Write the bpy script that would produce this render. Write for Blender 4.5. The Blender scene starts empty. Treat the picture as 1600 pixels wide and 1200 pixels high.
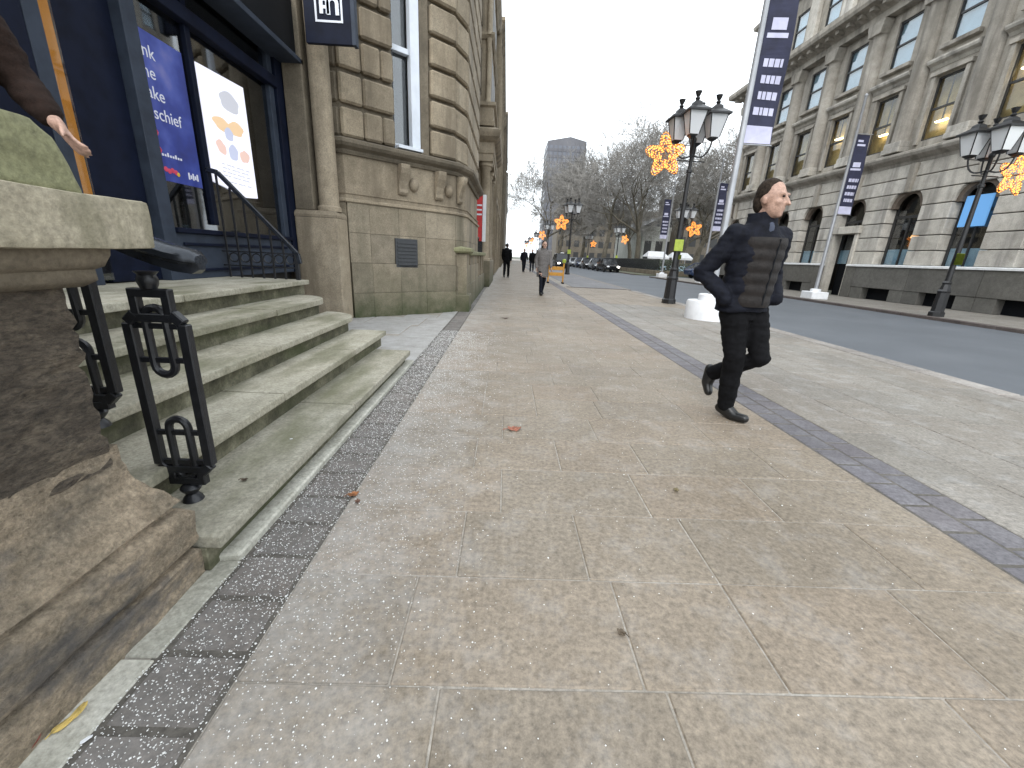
import bpy, bmesh, math, random
import numpy as np
from mathutils import Vector, Matrix, noise as mnoise

random.seed(7)
rng = np.random.default_rng(7)
SC = bpy.context.scene
COL = SC.collection
R = math.radians

# ------------------------------------------------------------------ camera
CAM_H = 1.15
def make_camera():
    yaw, pit, rol = R(1.5177), R(17.3027), R(2.8)
    fw = Vector((math.sin(yaw)*math.cos(pit), math.cos(yaw)*math.cos(pit), -math.sin(pit)))
    r = fw.cross(Vector((0, 0, 1))).normalized(); u = r.cross(fw)
    r2 = math.cos(rol)*r + math.sin(rol)*u
    u2 = -math.sin(rol)*r + math.cos(rol)*u
    cam = bpy.data.cameras.new('camera'); cam.sensor_width = 36; cam.lens = 36*640/1600
    cam.clip_start = 0.02; cam.clip_end = 3000
    o = bpy.data.objects.new('camera', cam); COL.objects.link(o)
    m = Matrix((r2, u2, -fw)).transposed().to_4x4(); m.translation = Vector((0, 0, CAM_H))
    o.matrix_world = m
    SC.camera = o
make_camera()

# ------------------------------------------------------------------ sky, sun, exposure
SUN_EL, SUN_AZ = R(38), R(200)
w = bpy.data.worlds.new('World'); SC.world = w; w.use_nodes = True
nt = w.node_tree; nt.nodes.clear()
sky = nt.nodes.new('ShaderNodeTexSky'); sky.sky_type = 'NISHITA'; sky.sun_disc = False
sky.sun_elevation = SUN_EL; sky.sun_rotation = SUN_AZ; sky.air_density = 1.0; sky.dust_density = 4.0; sky.ozone_density = 1.0
hs = nt.nodes.new('ShaderNodeHueSaturation'); hs.inputs['Saturation'].default_value = 0.22
mx = nt.nodes.new('ShaderNodeMix'); mx.data_type = 'RGBA'; mx.inputs[0].default_value = 0.75
mx.inputs[7].default_value = (14.0, 15.0, 15.9, 1)       # the even grey-white of a closed cloud deck
bg = nt.nodes.new('ShaderNodeBackground'); bg.inputs['Strength'].default_value = 0.10
ow = nt.nodes.new('ShaderNodeOutputWorld')
nt.links.new(sky.outputs[0], hs.inputs['Color']); nt.links.new(hs.outputs[0], mx.inputs[6])
nt.links.new(mx.outputs[2], bg.inputs['Color']); nt.links.new(bg.outputs[0], ow.inputs[0])
sl = bpy.data.lights.new('sun', 'SUN'); sl.energy = 0.7; sl.angle = R(25); sl.color = (1, .97, .93)
so = bpy.data.objects.new('sun', sl); COL.objects.link(so)
sd = Vector((math.sin(SUN_AZ)*math.cos(SUN_EL), math.cos(SUN_AZ)*math.cos(SUN_EL), math.sin(SUN_EL)))
so.rotation_euler = sd.to_track_quat('Z', 'Y').to_euler()
vs = SC.view_settings; vs.view_transform = 'Standard'; vs.look = 'None'; vs.gamma = 1; vs.exposure = 0.80
vs.use_curve_mapping = False
SC.render.engine = 'CYCLES'
SC.cycles.use_denoising = True
SC.cycles.max_bounces = 4; SC.cycles.diffuse_bounces = 3; SC.cycles.transparent_max_bounces = 8
SC.cycles.use_adaptive_sampling = True; SC.cycles.adaptive_threshold = 0.015

# ------------------------------------------------------------------ mesh helpers
class MB:
    def __init__(s): s.v = []; s.f = []
    def add(s, vs, fs):
        n = len(s.v); s.v += [tuple(p) for p in vs]; s.f += [tuple(i+n for i in f) for f in fs]; return s
    def box(s, x0, x1, y0, y1, z0, z1):
        return s.add([(x0,y0,z0),(x1,y0,z0),(x1,y1,z0),(x0,y1,z0),(x0,y0,z1),(x1,y0,z1),(x1,y1,z1),(x0,y1,z1)],
                     [(0,3,2,1),(4,5,6,7),(0,1,5,4),(1,2,6,5),(2,3,7,6),(3,0,4,7)])
    def seg(s, p, q, z0, z1, d, back=True):
        """block along plan segment p->q, outer face on the line, depth d to the left of p->q"""
        p = Vector(p); q = Vector(q); t = (q-p).normalized(); n = Vector((-t.y, t.x))*d
        a, b, c, e = p, q, q+n, p+n
        return s.add([(a.x,a.y,z0),(b.x,b.y,z0),(c.x,c.y,z0),(e.x,e.y,z0),(a.x,a.y,z1),(b.x,b.y,z1),(c.x,c.y,z1),(e.x,e.y,z1)],
                     [(0,3,2,1),(4,5,6,7),(0,1,5,4),(1,2,6,5),(2,3,7,6),(3,0,4,7)])
    def prism(s, poly, axis, a, b):
        def P(u, v, w): return (w,u,v) if axis == 'x' else ((u,w,v) if axis == 'y' else (u,v,w))
        n = len(poly)
        vs = [P(u,v,a) for u,v in poly]+[P(u,v,b) for u,v in poly]
        fs = [tuple(range(n-1,-1,-1)), tuple(range(n,2*n))]+[(i,(i+1)%n,n+(i+1)%n,n+i) for i in range(n)]
        return s.add(vs, fs)
    def tube(s, pts, r, n=8, close=False, cap=True):
        pts = [Vector(p) for p in pts]; m = len(pts)
        rr = r if isinstance(r, (list, tuple)) else [r]*m
        vs = []; up = Vector((0.137, 0.21, 1)).normalized()
        prev = None
        for i, p in enumerate(pts):
            if close: t = pts[(i+1) % m]-pts[i-1]
            else: t = pts[min(i+1, m-1)]-pts[max(i-1, 0)]
            if t.length < 1e-9: t = Vector((0,0,1))
            t.normalize()
            a = (prev if prev is not None else up)
            a = a - t*a.dot(t)
            if a.length < 1e-4: a = t.orthogonal()
            a.normalize(); prev = a; b = t.cross(a)
            for k in range(n):
                th = 2*math.pi*k/n
                vs.append(p + (a*math.cos(th)+b*math.sin(th))*rr[i])
        fs = []
        for i in range(m if close else m-1):
            for k in range(n):
                j = (i+1) % m
                fs.append((i*n+k, i*n+(k+1)%n, j*n+(k+1)%n, j*n+k))
        if cap and not close:
            fs.append(tuple(range(n-1,-1,-1))); fs.append(tuple((m-1)*n+k for k in range(n)))
        return s.add(vs, fs)
    def lathe(s, prof, n=16, c=(0,0,0), a0=0.0):
        vs = []; m = len(prof)
        for r, z in prof:
            for k in range(n):
                th = a0+2*math.pi*k/n
                vs.append((c[0]+r*math.cos(th), c[1]+r*math.sin(th), c[2]+z))
        fs = [(i*n+k, i*n+(k+1)%n, (i+1)*n+(k+1)%n, (i+1)*n+k) for i in range(m-1) for k in range(n)]
        fs.append(tuple(range(n-1,-1,-1))); fs.append(tuple((m-1)*n+k for k in range(n)))
        return s.add(vs, fs)
    def sweep(s, path, prof, cap=True):
        """profile (out, z) along plan path; out is to the RIGHT of travel"""
        P = [Vector(p) for p in path]; m = len(P); k = len(prof); vs = []
        for i in range(m):
            ns = []
            if i > 0: t = (P[i]-P[i-1]).normalized(); ns.append(Vector((t.y,-t.x)))
            if i < m-1: t = (P[i+1]-P[i]).normalized(); ns.append(Vector((t.y,-t.x)))
            n = sum(ns, Vector((0,0))).normalized(); sc = 1/max(.4, n.dot(ns[0]))
            for o, z in prof: q = P[i]+n*o*sc; vs.append((q.x, q.y, z))
        fs = [(i*k+j, (i+1)*k+j, (i+1)*k+(j+1)%k, i*k+(j+1)%k) for i in range(m-1) for j in range(k)]
        if cap: fs += [tuple(range(k)), tuple((m-1)*k+j for j in range(k-1,-1,-1))]
        return s.add(vs, fs)
    def ell(s, c, rx, ry, rz, n=12, m=8):
        prof = [(math.sin(math.pi*i/m), -math.cos(math.pi*i/m)) for i in range(m+1)]
        vs = [(c[0]+max(a,.002)*rx*math.cos(2*math.pi*k/n), c[1]+max(a,.002)*ry*math.sin(2*math.pi*k/n), c[2]+b*rz) for a, b in prof for k in range(n)]
        fs = [(i*n+k, i*n+(k+1)%n, (i+1)*n+(k+1)%n, (i+1)*n+k) for i in range(m) for k in range(n)]
        fs += [tuple(range(n-1,-1,-1)), tuple(m*n+k for k in range(n))]
        return s.add(vs, fs)
    def mesh(s, name, bevel=0, smooth=False, segs=1):
        me = bpy.data.meshes.new(name); me.from_pydata(s.v, [], s.f)
        bm = bmesh.new(); bm.from_mesh(me)
        bmesh.ops.recalc_face_normals(bm, faces=bm.faces)
        if bevel:
            ed = [e for e in bm.edges if len(e.link_faces) == 2 and e.calc_face_angle(0) > .5]
            bmesh.ops.bevel(bm, geom=ed, offset=bevel, segments=segs, affect='EDGES', profile=.6, clamp_overlap=True)
        bm.to_mesh(me); bm.free()
        if smooth:
            for p in me.polygons: p.use_smooth = True
            try: me.set_sharp_from_angle(angle=R(40))
            except Exception: pass
        return me

def tinv(parent):
    return Matrix.Translation(-parent.location) if parent is not None and parent.type == 'EMPTY' and parent.parent is None else Matrix()

def obj(name, mb, mat, parent=None, bevel=0, smooth=False, local=False, segs=1, loc=None):
    me = mb.mesh(name, bevel, smooth, segs) if isinstance(mb, MB) else mb
    if mat is not None:
        me.materials.clear(); me.materials.append(mat)
    o = bpy.data.objects.new(name, me); COL.objects.link(o)
    if parent is not None:
        o.parent = parent
        if not local: o.matrix_parent_inverse = tinv(parent)
    if loc is not None: o.location = loc
    return o
def share(o, loc, parent='same', rotz=0, scale=None):
    c = o.copy(); COL.objects.link(c); c.location = loc; c.rotation_euler = (0, 0, rotz)
    if scale: c.scale = scale
    return c
def tag(o, label=None, cat=None, group=None, kind=None):
    if label: o['label'] = label
    if cat: o['category'] = cat
    if group: o['group'] = group
    if kind: o['kind'] = kind
    return o
def thing(name, label, cat, loc=(0,0,0), rz=0, group=None):
    o = bpy.data.objects.new(name, None); COL.objects.link(o); o.location = loc; o.rotation_euler = (0,0,rz)
    o.empty_display_size = .2
    return tag(o, label, cat, group)
def copy_tree(o, loc, rz=0, label=None, parent=None):
    c = o.copy(); COL.objects.link(c)
    if parent is None:
        c.location = loc; c.rotation_euler = (0,0,rz)
        if label: c['label'] = label
    else: c.parent = parent
    for ch in o.children: copy_tree(ch, None, parent=c)
    return c

# ------------------------------------------------------------------ materials
class NT:
    def __init__(s, name):
        s.m = bpy.data.materials.new(name); s.m.use_nodes = True; s.t = s.m.node_tree; s.t.nodes.clear()
        s.out = s.n('ShaderNodeOutputMaterial'); s.b = s.n('ShaderNodeBsdfPrincipled')
        s.l(s.b.outputs[0], s.out.inputs[0])
        s.geo = s.n('ShaderNodeNewGeometry')
    def n(s, k): return s.t.nodes.new(k)
    def l(s, a, b): s.t.links.new(a, b)
    def noise(s, scale, detail=6, rough=.6, vec=None, stretch=None):
        n = s.n('ShaderNodeTexNoise'); n.inputs['Scale'].default_value = scale; n.inputs['Detail'].default_value = min(detail, 5)
        n.inputs['Roughness'].default_value = rough
        v = vec or s.geo.outputs['Position']
        if stretch:
            mp = s.n('ShaderNodeMapping'); mp.inputs['Scale'].default_value = stretch; s.l(v, mp.inputs[0]); v = mp.outputs[0]
        s.l(v, n.inputs['Vector']); return n.outputs['Fac']
    def ramp(s, fac, stops):
        r = s.n('ShaderNodeValToRGB'); e = r.color_ramp.elements
        while len(e) > 1: e.remove(e[-1])
        e[0].position = stops[0][0]; e[0].color = col(stops[0][1])
        for p, c in stops[1:]:
            q = e.new(p); q.color = col(c)
        s.l(fac, r.inputs[0]); return r.outputs[0]
    def mix(s, fac, a, b, mode='MIX'):
        m = s.n('ShaderNodeMix'); m.data_type = 'RGBA'; m.blend_type = mode
        for i, v in ((0, fac), (6, a), (7, b)):
            if isinstance(v, (int, float)): m.inputs[i].default_value = v
            elif isinstance(v, tuple): m.inputs[i].default_value = col(v)
            else: s.l(v, m.inputs[i])
        return m.outputs[2]
    def math(s, op, a, b=0.0, clamp=False):
        m = s.n('ShaderNodeMath'); m.operation = op; m.use_clamp = clamp
        for i, v in ((0, a), (1, b)):
            if isinstance(v, (int, float)): m.inputs[i].default_value = v
            else: s.l(v, m.inputs[i])
        return m.outputs[0]
    def bump(s, h, strength=.4, dist=.01):
        b = s.n('ShaderNodeBump'); b.inputs['Strength'].default_value = strength; b.inputs['Distance'].default_value = dist
        s.l(h, b.inputs['Height']); s.l(b.outputs[0], s.b.inputs['Normal'])
    def color(s, c):
        if isinstance(c, tuple): s.b.inputs['Base Color'].default_value = col(c)
        else: s.l(c, s.b.inputs['Base Color'])
    def set(s, **k):
        for a, v in k.items():
            i = s.b.inputs[a.replace('_', ' ')]
            if isinstance(v, (int, float)): i.default_value = v
            elif isinstance(v, tuple): i.default_value = col(v)
            else: s.l(v, i)
        return s
    def sep(s):
        x = s.n('ShaderNodeSeparateXYZ'); s.l(s.geo.outputs['Position'], x.inputs[0]); return x.outputs
    def rand(s):
        o = s.n('ShaderNodeObjectInfo'); return o.outputs['Random']
def col(c): return tuple(c)+(1,) if len(c) == 3 else tuple(c)

def stone(name, a, b, c, scale=1.2, rough=.85, grain=60, gstr=.25, rnd=.25, moss=None, mz=(0,1), streak=None, stain=None):
    N = NT(name)
    f1 = N.noise(scale, 8, .65)
    base = N.ramp(f1, [(.3, a), (.5, b), (.72, c)])
    f2 = N.noise(grain, 3, .7)
    base = N.mix(.65, base, N.ramp(f2, [(.28, (.27,.27,.27)), (.5, (.5,.5,.5)), (.72, (.72,.72,.72))]), 'OVERLAY')
    base = N.mix(.6, base, N.ramp(N.noise(scale*7, 7, .75), [(.3, (.33,.325,.31)), (.5, (.5,.5,.5)), (.7, (.66,.66,.66))]), 'OVERLAY')
    if rnd:
        rr = N.ramp(N.rand(), [(0, (.5-rnd*.5,)*3), (.5, (.5, .49, .47)), (1, (.5+rnd*.45,)*3)])
        base = N.mix(.6, base, rr, 'OVERLAY')
    if streak:
        fs = N.noise(2.2, 5, .6, stretch=streak)
        base = N.mix(N.ramp(fs, [(.48, (0,0,0)), (.68, (.75,.75,.75))]), base, stain or (.05,.045,.035))
    if moss:
        z = N.sep()[2]
        k = N.math('SUBTRACT', 1.0, N.math('DIVIDE', N.math('SUBTRACT', z, mz[0]), mz[1]-mz[0]), True)
        fm = N.math('MULTIPLY', N.math('ADD', k, N.math('MULTIPLY', N.math('SUBTRACT', N.noise(3.1, 6, .7), .5), 1.6)), k, True)
        base = N.mix(fm, base, moss)
    N.color(base); N.set(Roughness=rough)
    hh = N.math('ADD', N.math('MULTIPLY', f2, .4), N.noise(9, 8, .7))
    N.bump(hh, gstr, .02)
    return N.m

def paint(name, c, rough=.4, metal=0.0, var=.12, scale=14, bump=.05, spec=.5):
    N = NT(name); N.set(Specular_IOR_Level=spec); f = N.noise(scale, 5, .6)
    d = tuple(max(0, x*(1-var*2)) for x in c); e = tuple(x*(1+var) for x in c)
    N.color(N.ramp(f, [(.3, d), (.55, c), (.8, e)])); N.set(Roughness=rough, Metallic=metal)
    if bump: N.bump(N.noise(scale*4, 3, .6), bump, .01)
    return N.m
def emit(name, c, strength):
    N = NT(name); N.color(tuple(x*.5 for x in c)); N.set(Emission_Color=c, Emission_Strength=strength, Roughness=.5); return N.m
def glass(name, tint=(.8,.85,.88), gloss=.35, dirt=.06):
    N = NT(name); N.t.nodes.remove(N.b)
    tr = N.n('ShaderNodeBsdfTransparent'); tr.inputs[0].default_value = col(tint)
    gl = N.n('ShaderNodeBsdfGlossy'); gl.inputs['Roughness'].default_value = .03
    dp = N.n('ShaderNodeVectorMath'); dp.operation = 'DOT_PRODUCT'
    N.l(N.geo.outputs['Normal'], dp.inputs[0]); N.l(N.geo.outputs['Incoming'], dp.inputs[1])
    c5 = N.math('POWER', N.math('SUBTRACT', 1.0, N.math('ABSOLUTE', dp.outputs['Value']), True), 4.0)
    k = N.math('ADD', N.math('MULTIPLY', c5, 1-gloss), gloss, True)
    bp = N.n('ShaderNodeBump'); bp.inputs['Strength'].default_value = .04; bp.inputs['Distance'].default_value = .05
    N.l(N.noise(1.3, 2, .5), bp.inputs['Height']); N.l(bp.outputs[0], gl.inputs['Normal'])
    m = N.n('ShaderNodeMixShader'); N.l(k, m.inputs[0]); N.l(tr.outputs[0], m.inputs[1]); N.l(gl.outputs[0], m.inputs[2])
    N.l(m.outputs[0], N.out.inputs[0]); return N.m

M = {}
M['slab'] = None
def slab_mat(name, a, b, c, salt=0.5, mid=.38):
    N = NT(name)
    f1 = N.noise(.9, 8, .6); f2 = N.noise(45, 4, .75); f3 = N.noise(5, 8, .7)
    base = N.ramp(f1, [(.3, a), (.5, b), (.75, c)])
    rr = N.ramp(N.rand(), [(0, (.455,.45,.44)), (.35, (.5,.495,.48)), (.7, (.515,.49,.465)), (1, (.545,.54,.53))])
    base = N.mix(.85, base, rr, 'OVERLAY')
    base = N.mix(.8, base, N.ramp(f2, [(.28, (.2,.2,.2)), (.5, (.5,.5,.5)), (.72, (.78,.78,.78))]), 'OVERLAY')
    base = N.mix(mid, base, N.ramp(N.noise(11, 8, .75), [(.3, (.32,.315,.3)), (.5, (.5,.5,.5)), (.7, (.66,.66,.67))]), 'OVERLAY')
    # dried de-icing salt: pale film in patches, thicker towards the steps
    xs = N.sep()
    near = N.math('SUBTRACT', 1.0, N.math('DIVIDE', N.math('ADD', xs[0], 1.05), 1.1), True)
    fs = N.math('MULTIPLY', N.math('ADD', N.math('MULTIPLY', near, .8), N.math('MULTIPLY', N.math('SUBTRACT', f3, .5), 1.8)), salt, True)
    film = N.math('MULTIPLY', fs, N.math('ADD', .45, N.noise(30, 4, .7)))
    base = N.mix(film, base, (.60,.61,.62))
    # trodden-in grime spots
    fg = N.noise(14, 3, .55)
    base = N.mix(N.ramp(fg, [(.66, (0,0,0)), (.74, (.35,.35,.35))]), base, (.09,.08,.07))
    N.color(base); N.set(Roughness=N.math('SUBTRACT', .80, N.math('MULTIPLY', N.noise(2.1, 4, .6), .35)))
    N.bump(N.math('ADD', N.math('MULTIPLY', f2, .5), N.noise(16, 6, .7)), .22, .008)
    return N.m
M['slab'] = slab_mat('york_stone_paving', (.172,.143,.108), (.208,.175,.136), (.246,.211,.168), .38)
M['slab_r'] = slab_mat('grey_stone_paving', (.165,.150,.130), (.20,.185,.163), (.245,.230,.208), .5)
M['sett'] = slab_mat('granite_sett', (.068,.058,.050), (.10,.086,.075), (.145,.127,.112), .16, 1.0)
M['sett_band'] = slab_mat('blue_grey_sett', (.085,.08,.09), (.115,.11,.122), (.15,.145,.157), .3)
M['mortar'] = stone('pale_mortar', (.24,.215,.18), (.29,.265,.23), (.36,.34,.305), 2, rnd=0, gstr=.2)
M['grout_dark'] = stone('dark_grout', (.06,.054,.046), (.095,.086,.074), (.135,.124,.11), 3, rnd=0)
M['kerb'] = stone('granite_kerb', (.19,.17,.155), (.245,.225,.205), (.30,.28,.26), 1.7)
M['kerb_dark'] = stone('dark_kerb', (.05,.04,.037), (.075,.06,.055), (.10,.085,.08), 1.7)  # on the far kerb this dark tone paints in the face's shadow
M['pale_kerb'] = stone('pale_kerb_stone', (.30,.29,.25), (.40,.39,.34), (.48,.465,.42), 2.2, moss=(.10,.105,.05), mz=(-.2,.12))
def asphalt():
    N = NT('asphalt'); f = N.noise(120, 3, .8); g = N.noise(.5, 6, .6)
    b = N.ramp(g, [(.3, (.080,.089,.100)), (.6, (.102,.112,.125)), (.8, (.125,.134,.146))])
    b = N.mix(.4, b, N.ramp(f, [(.3, (.3,.3,.3)), (.7, (.68,.68,.68))]), 'OVERLAY')
    N.color(b); N.set(Roughness=.62); N.bump(f, .3, .01); return N.m
M['asphalt'] = asphalt()
M['bay'] = stone('grey_bay_setts', (.14,.14,.15), (.18,.18,.19), (.23,.23,.24), .8, rnd=.3)
M['soil'] = stone('winter_ground', (.06,.065,.04), (.09,.095,.06), (.12,.12,.08), .2, rnd=0)
# sandstones
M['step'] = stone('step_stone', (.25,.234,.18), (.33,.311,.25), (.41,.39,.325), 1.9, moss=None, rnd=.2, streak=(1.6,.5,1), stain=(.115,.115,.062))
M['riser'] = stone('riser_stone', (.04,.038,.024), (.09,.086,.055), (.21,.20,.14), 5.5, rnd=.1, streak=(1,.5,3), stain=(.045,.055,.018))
M['sand'] = stone('ashlar_sandstone', (.205,.168,.118), (.265,.22,.158), (.335,.285,.212), 1.1, streak=(1,1,.12), stain=(.11,.088,.06))
M['sand_dark'] = stone('weathered_ashlar', (.10,.083,.06), (.15,.125,.09), (.205,.173,.128), 1.1, streak=(1,1,.12), stain=(.06,.05,.035))
M['plinth'] = stone('plinth_ashlar', (.18,.152,.108), (.235,.20,.147), (.30,.257,.193), .9, moss=(.04,.052,.018), mz=(-.1,1.25), streak=(1,1,.1), stain=(.10,.09,.06))
M['mossy'] = stone('mossy_sandstone', (.15,.145,.085), (.20,.20,.11), (.26,.255,.15), 2.2, rnd=0, gstr=.3)
M['cap'] = stone('pier_cap_stone', (.24,.215,.155), (.315,.28,.205), (.375,.335,.255), 1.8, rnd=0, gstr=.3, streak=(3,3,1), stain=(.14,.13,.08))
def eroded():
    N = NT('eroded_brown_sandstone')
    f = N.noise(5.0, 10, .74, stretch=(1,1,2.4)); g = N.noise(34, 8, .78, stretch=(1,1,2.6))
    b = N.ramp(f, [(.3, (.06,.047,.035)), (.5, (.115,.092,.068)), (.64, (.18,.145,.105)), (.8, (.30,.24,.17))])
    b = N.mix(.95, b, N.ramp(g, [(.32, (.15,.15,.15)), (.5, (.5,.5,.5)), (.68, (.82,.82,.82))]), 'OVERLAY')
    N.color(b); N.set(Roughness=.9); N.bump(N.math('ADD', g, N.noise(16, 8, .75, stretch=(1,1,1.8))), 1.0, .025); return N.m
M['eroded'] = eroded()
def pierbase():
    N = NT('worn_pier_base')
    f = N.noise(4.2, 8, .68, stretch=(1,.8,1.5)); g = N.noise(70, 5, .75)
    b = N.ramp(f, [(.28, (.085,.075,.065)), (.42, (.20,.165,.12)), (.58, (.28,.225,.16)), (.75, (.39,.315,.23))])
    b = N.mix(.8, b, N.ramp(g, [(.3, (.22,.22,.22)), (.7, (.76,.76,.76))]), 'OVERLAY')
    b = N.mix(.7, b, N.ramp(N.noise(20, 8, .75, stretch=(1,.85,1.3)), [(.3, (.25,.24,.22)), (.7, (.72,.72,.72))]), 'OVERLAY')
    d = N.noise(2.6, 6, .68, stretch=(1,.7,1.5))
    b = N.mix(N.ramp(d, [(.53, (0,0,0)), (.63, (.8,.8,.8))]), b, (.085,.08,.078))
    N.color(b); N.set(Roughness=.85); N.bump(N.math('ADD', N.math('MULTIPLY', g, .5), N.noise(22, 9, .78, stretch=(1,.85,1.3))), .9, .02); return N.m
M['pierbase'] = pierbase()
M['portland'] = stone('grey_portland_stone', (.33,.31,.275), (.42,.397,.355), (.50,.478,.435), .5, streak=(1,1,.1), stain=(.17,.16,.145), rnd=.2)
M['portland_up'] = stone('soot_grey_portland', (.235,.215,.183), (.305,.282,.245), (.37,.345,.305), .4, streak=(1,1,.1), stain=(.10,.09,.075), rnd=.15)
M['granite'] = stone('dark_granite_plinth', (.075,.072,.065), (.095,.092,.083), (.12,.115,.105), 1, rnd=.15)
M['ledge'] = stone('sky_lit_ledge', (.55,.56,.56), (.62,.63,.63), (.68,.69,.69), 1, rnd=0, rough=.5)  # paleness carries the sky's reflection along the ledge top
M['archdark'] = stone('soot_brown_archivolt', (.085,.065,.05), (.12,.095,.075), (.16,.13,.105), 1.5, rnd=.2)
# metals and paints
M['iron'] = paint('black_iron_paint', (.012,.013,.016), .38, .0, .2, 25, .15)
M['rail'] = paint('worn_handrail', (.028,.033,.042), .24, .35, .25, 18, .08)
M['lamp'] = paint('lamp_black', (.012,.012,.013), .4)
M['navy'] = paint('navy_joinery', (.006,.009,.022), .55, 0, .2, 6, .05, .12)
M['navy_l'] = paint('slate_blue_joinery', (.036,.046,.066), .55, 0, .15, 6, .05, .2)
M['black'] = paint('near_black', (.005,.006,.008), .7, 0, .1, 14, .05, .15)
M['white'] = paint('white_paint', (.72,.73,.75), .45, 0, .06, 5)
M['polegrey'] = paint('silver_pole', (.36,.37,.39), .35, .4, .06, 5)
M['banner'] = paint('navy_banner_cloth', (.02,.022,.05), .8, 0, .2, 4)
M['bannerw'] = paint('pale_lilac_print', (.48,.48,.62), .8, 0, .08, 4)
M['winwhite'] = paint('white_sash', (.62,.66,.72), .35, 0, .05, 5)
M['winframe'] = paint('dark_window_frame', (.03,.03,.03), .5)
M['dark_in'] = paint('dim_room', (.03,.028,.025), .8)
M['room'] = paint('ochre_room_wall', (.62,.50,.27), .8, 0, .3, 1.2)
M['sky_blue'] = paint('pale_sky_blue', (.43,.60,.70), .6, 0, .08, 2)  # imitates sky reflected in the upper panes; also colours low screens and stall counters
M['glass'] = glass('window_glass', (.84,.88,.9), .12)
M['glass_low'] = glass('first_floor_glass', (.86,.86,.82), .05)
M['glass_d'] = glass('shop_glass', (.6,.65,.7), .12)
M['lampglass'] = None
N_ = NT('frosted_lamp_glass'); N_.color((.78,.80,.82)); N_.set(Roughness=.3, Transmission_Weight=.35); M['lampglass'] = N_.m
M['gold'] = emit('warm_led_rope', (1, .36, .06), 2.6)
M['gold_dim'] = emit('warm_led_cable', (1, .26, .02), .55)
M['goldwire'] = paint('copper_wire', (.30,.15,.05), .5)
M['striplight'] = emit('ceiling_strip', (1, .80, .45), 10)
M['bluescreen'] = emit('blue_screen', (.14,.36,.70), .42)
M['headlight'] = emit('car_headlight', (1,.97,.88), 9)
M['hiviz'] = paint('yellow_green_sign', (.34,.42,.05), .5)
M['red'] = paint('red_sign', (.52,.03,.03), .45)
M['orange'] = paint('orange_barrier', (.55,.26,.03), .5)
M['amber'] = emit('amber_interior', (.80,.30,.03), .22)
M['tower_glass'] = paint('hazed_tower_cladding', (.13,.14,.17), .35, 0, .2, .05, 0)  # tower tones shifted to a paler blue-grey to paint in haze
M['hazed_tower_band'] = paint('hazed_tower_band', (.12,.12,.135), .6, 0, .15, .1, 0)
M['bark'] = stone('plane_bark', (.06,.052,.038), (.10,.088,.066), (.15,.135,.105), 1.5, rnd=.1)
M['twig'] = stone('hazed_twigs', (.16,.152,.14), (.22,.21,.195), (.28,.27,.255), .3, rnd=.1)  # lightened colour takes the place of distance haze on the crowns
M['tyre'] = paint('tyre', (.015,.015,.015), .8)
M['carblack'] = paint('black_car', (.012,.012,.014), .18, 0, .05, 3, 0)
M['cargrey'] = paint('grey_car', (.09,.10,.11), .22, .3, .05, 3, 0)
M['carsilver'] = paint('silver_car', (.32,.34,.36), .25, .5, .05, 3, 0)
M['carblue'] = paint('blue_car', (.02,.035,.08), .2, 0, .05, 3, 0)
M['salt'] = paint('rock_salt', (.72,.72,.70), .35, 0, .08, 40, 0)
M['skin'] = stone('skin', (.33,.20,.15), (.40,.25,.19), (.46,.30,.23), 8, rough=.55, rnd=0, gstr=.08)
M['hair'] = paint('grey_brown_hair', (.032,.023,.017), .8, 0, .4, 60, .5, .12)
M['cloth_black'] = paint('black_cloth', (.005,.005,.006), .9, 0, .25, 30, .3, .15)
M['cloth_navy'] = paint('navy_padded_cloth', (.0055,.0065,.012), .8, 0, .25, 24, .3, .2)
M['cloth_brown'] = paint('brown_quilted_nylon', (.017,.014,.013), .6, 0, .25, 24, .3, .25)
M['cloth_grey'] = paint('grey_wool', (.14,.13,.125), .9, 0, .2, 40, .4)
M['cloth_umber'] = paint('umber_coat', (.020,.011,.008), .9, 0, .2, 40, .4, .2)
M['shirt'] = paint('blue_grey_shirt', (.05,.06,.09), .9)
M['shoe'] = paint('black_shoe', (.010,.010,.010), .35)
M['poster_blue'] = None
# ------------------------------------------------------------------ ground, road, pavements
o = obj('ground', MB().add([(-600,-200,-.10),(600,-200,-.10),(600,1200,-.10),(-600,1200,-.10)], [(0,1,2,3)]), M['soil']); tag(o, kind='structure')
o = obj('road', MB().add([(5.3,-12,-.085),(13.0,-12,-.085),(13.0,240,-.085),(5.3,240,-.085)], [(0,1,2,3)]), M['asphalt']); tag(o, kind='structure')
# side street past the far building
o = obj('side_road', MB().add([(12.9,37.6,-.081),(80,37.6,-.081),(80,42.5,-.081),(12.9,42.5,-.081)], [(0,1,2,3)]), M['asphalt']); tag(o, kind='structure')

pav = obj('pavement', MB().box(-9, 5.2, -8, 200, -.3, -.0045), M['mortar']); tag(pav, kind='structure')
farpav = obj('far_pavement', MB().box(13.0, 17.3, -8, 37.5, -.3, -.004), M['slab_r']); tag(farpav, kind='structure')
park = obj('churchyard_ground', MB().box(13.0, 90, 42.6, 200, -.3, -.002), M['soil']); tag(park, kind='structure')

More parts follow.
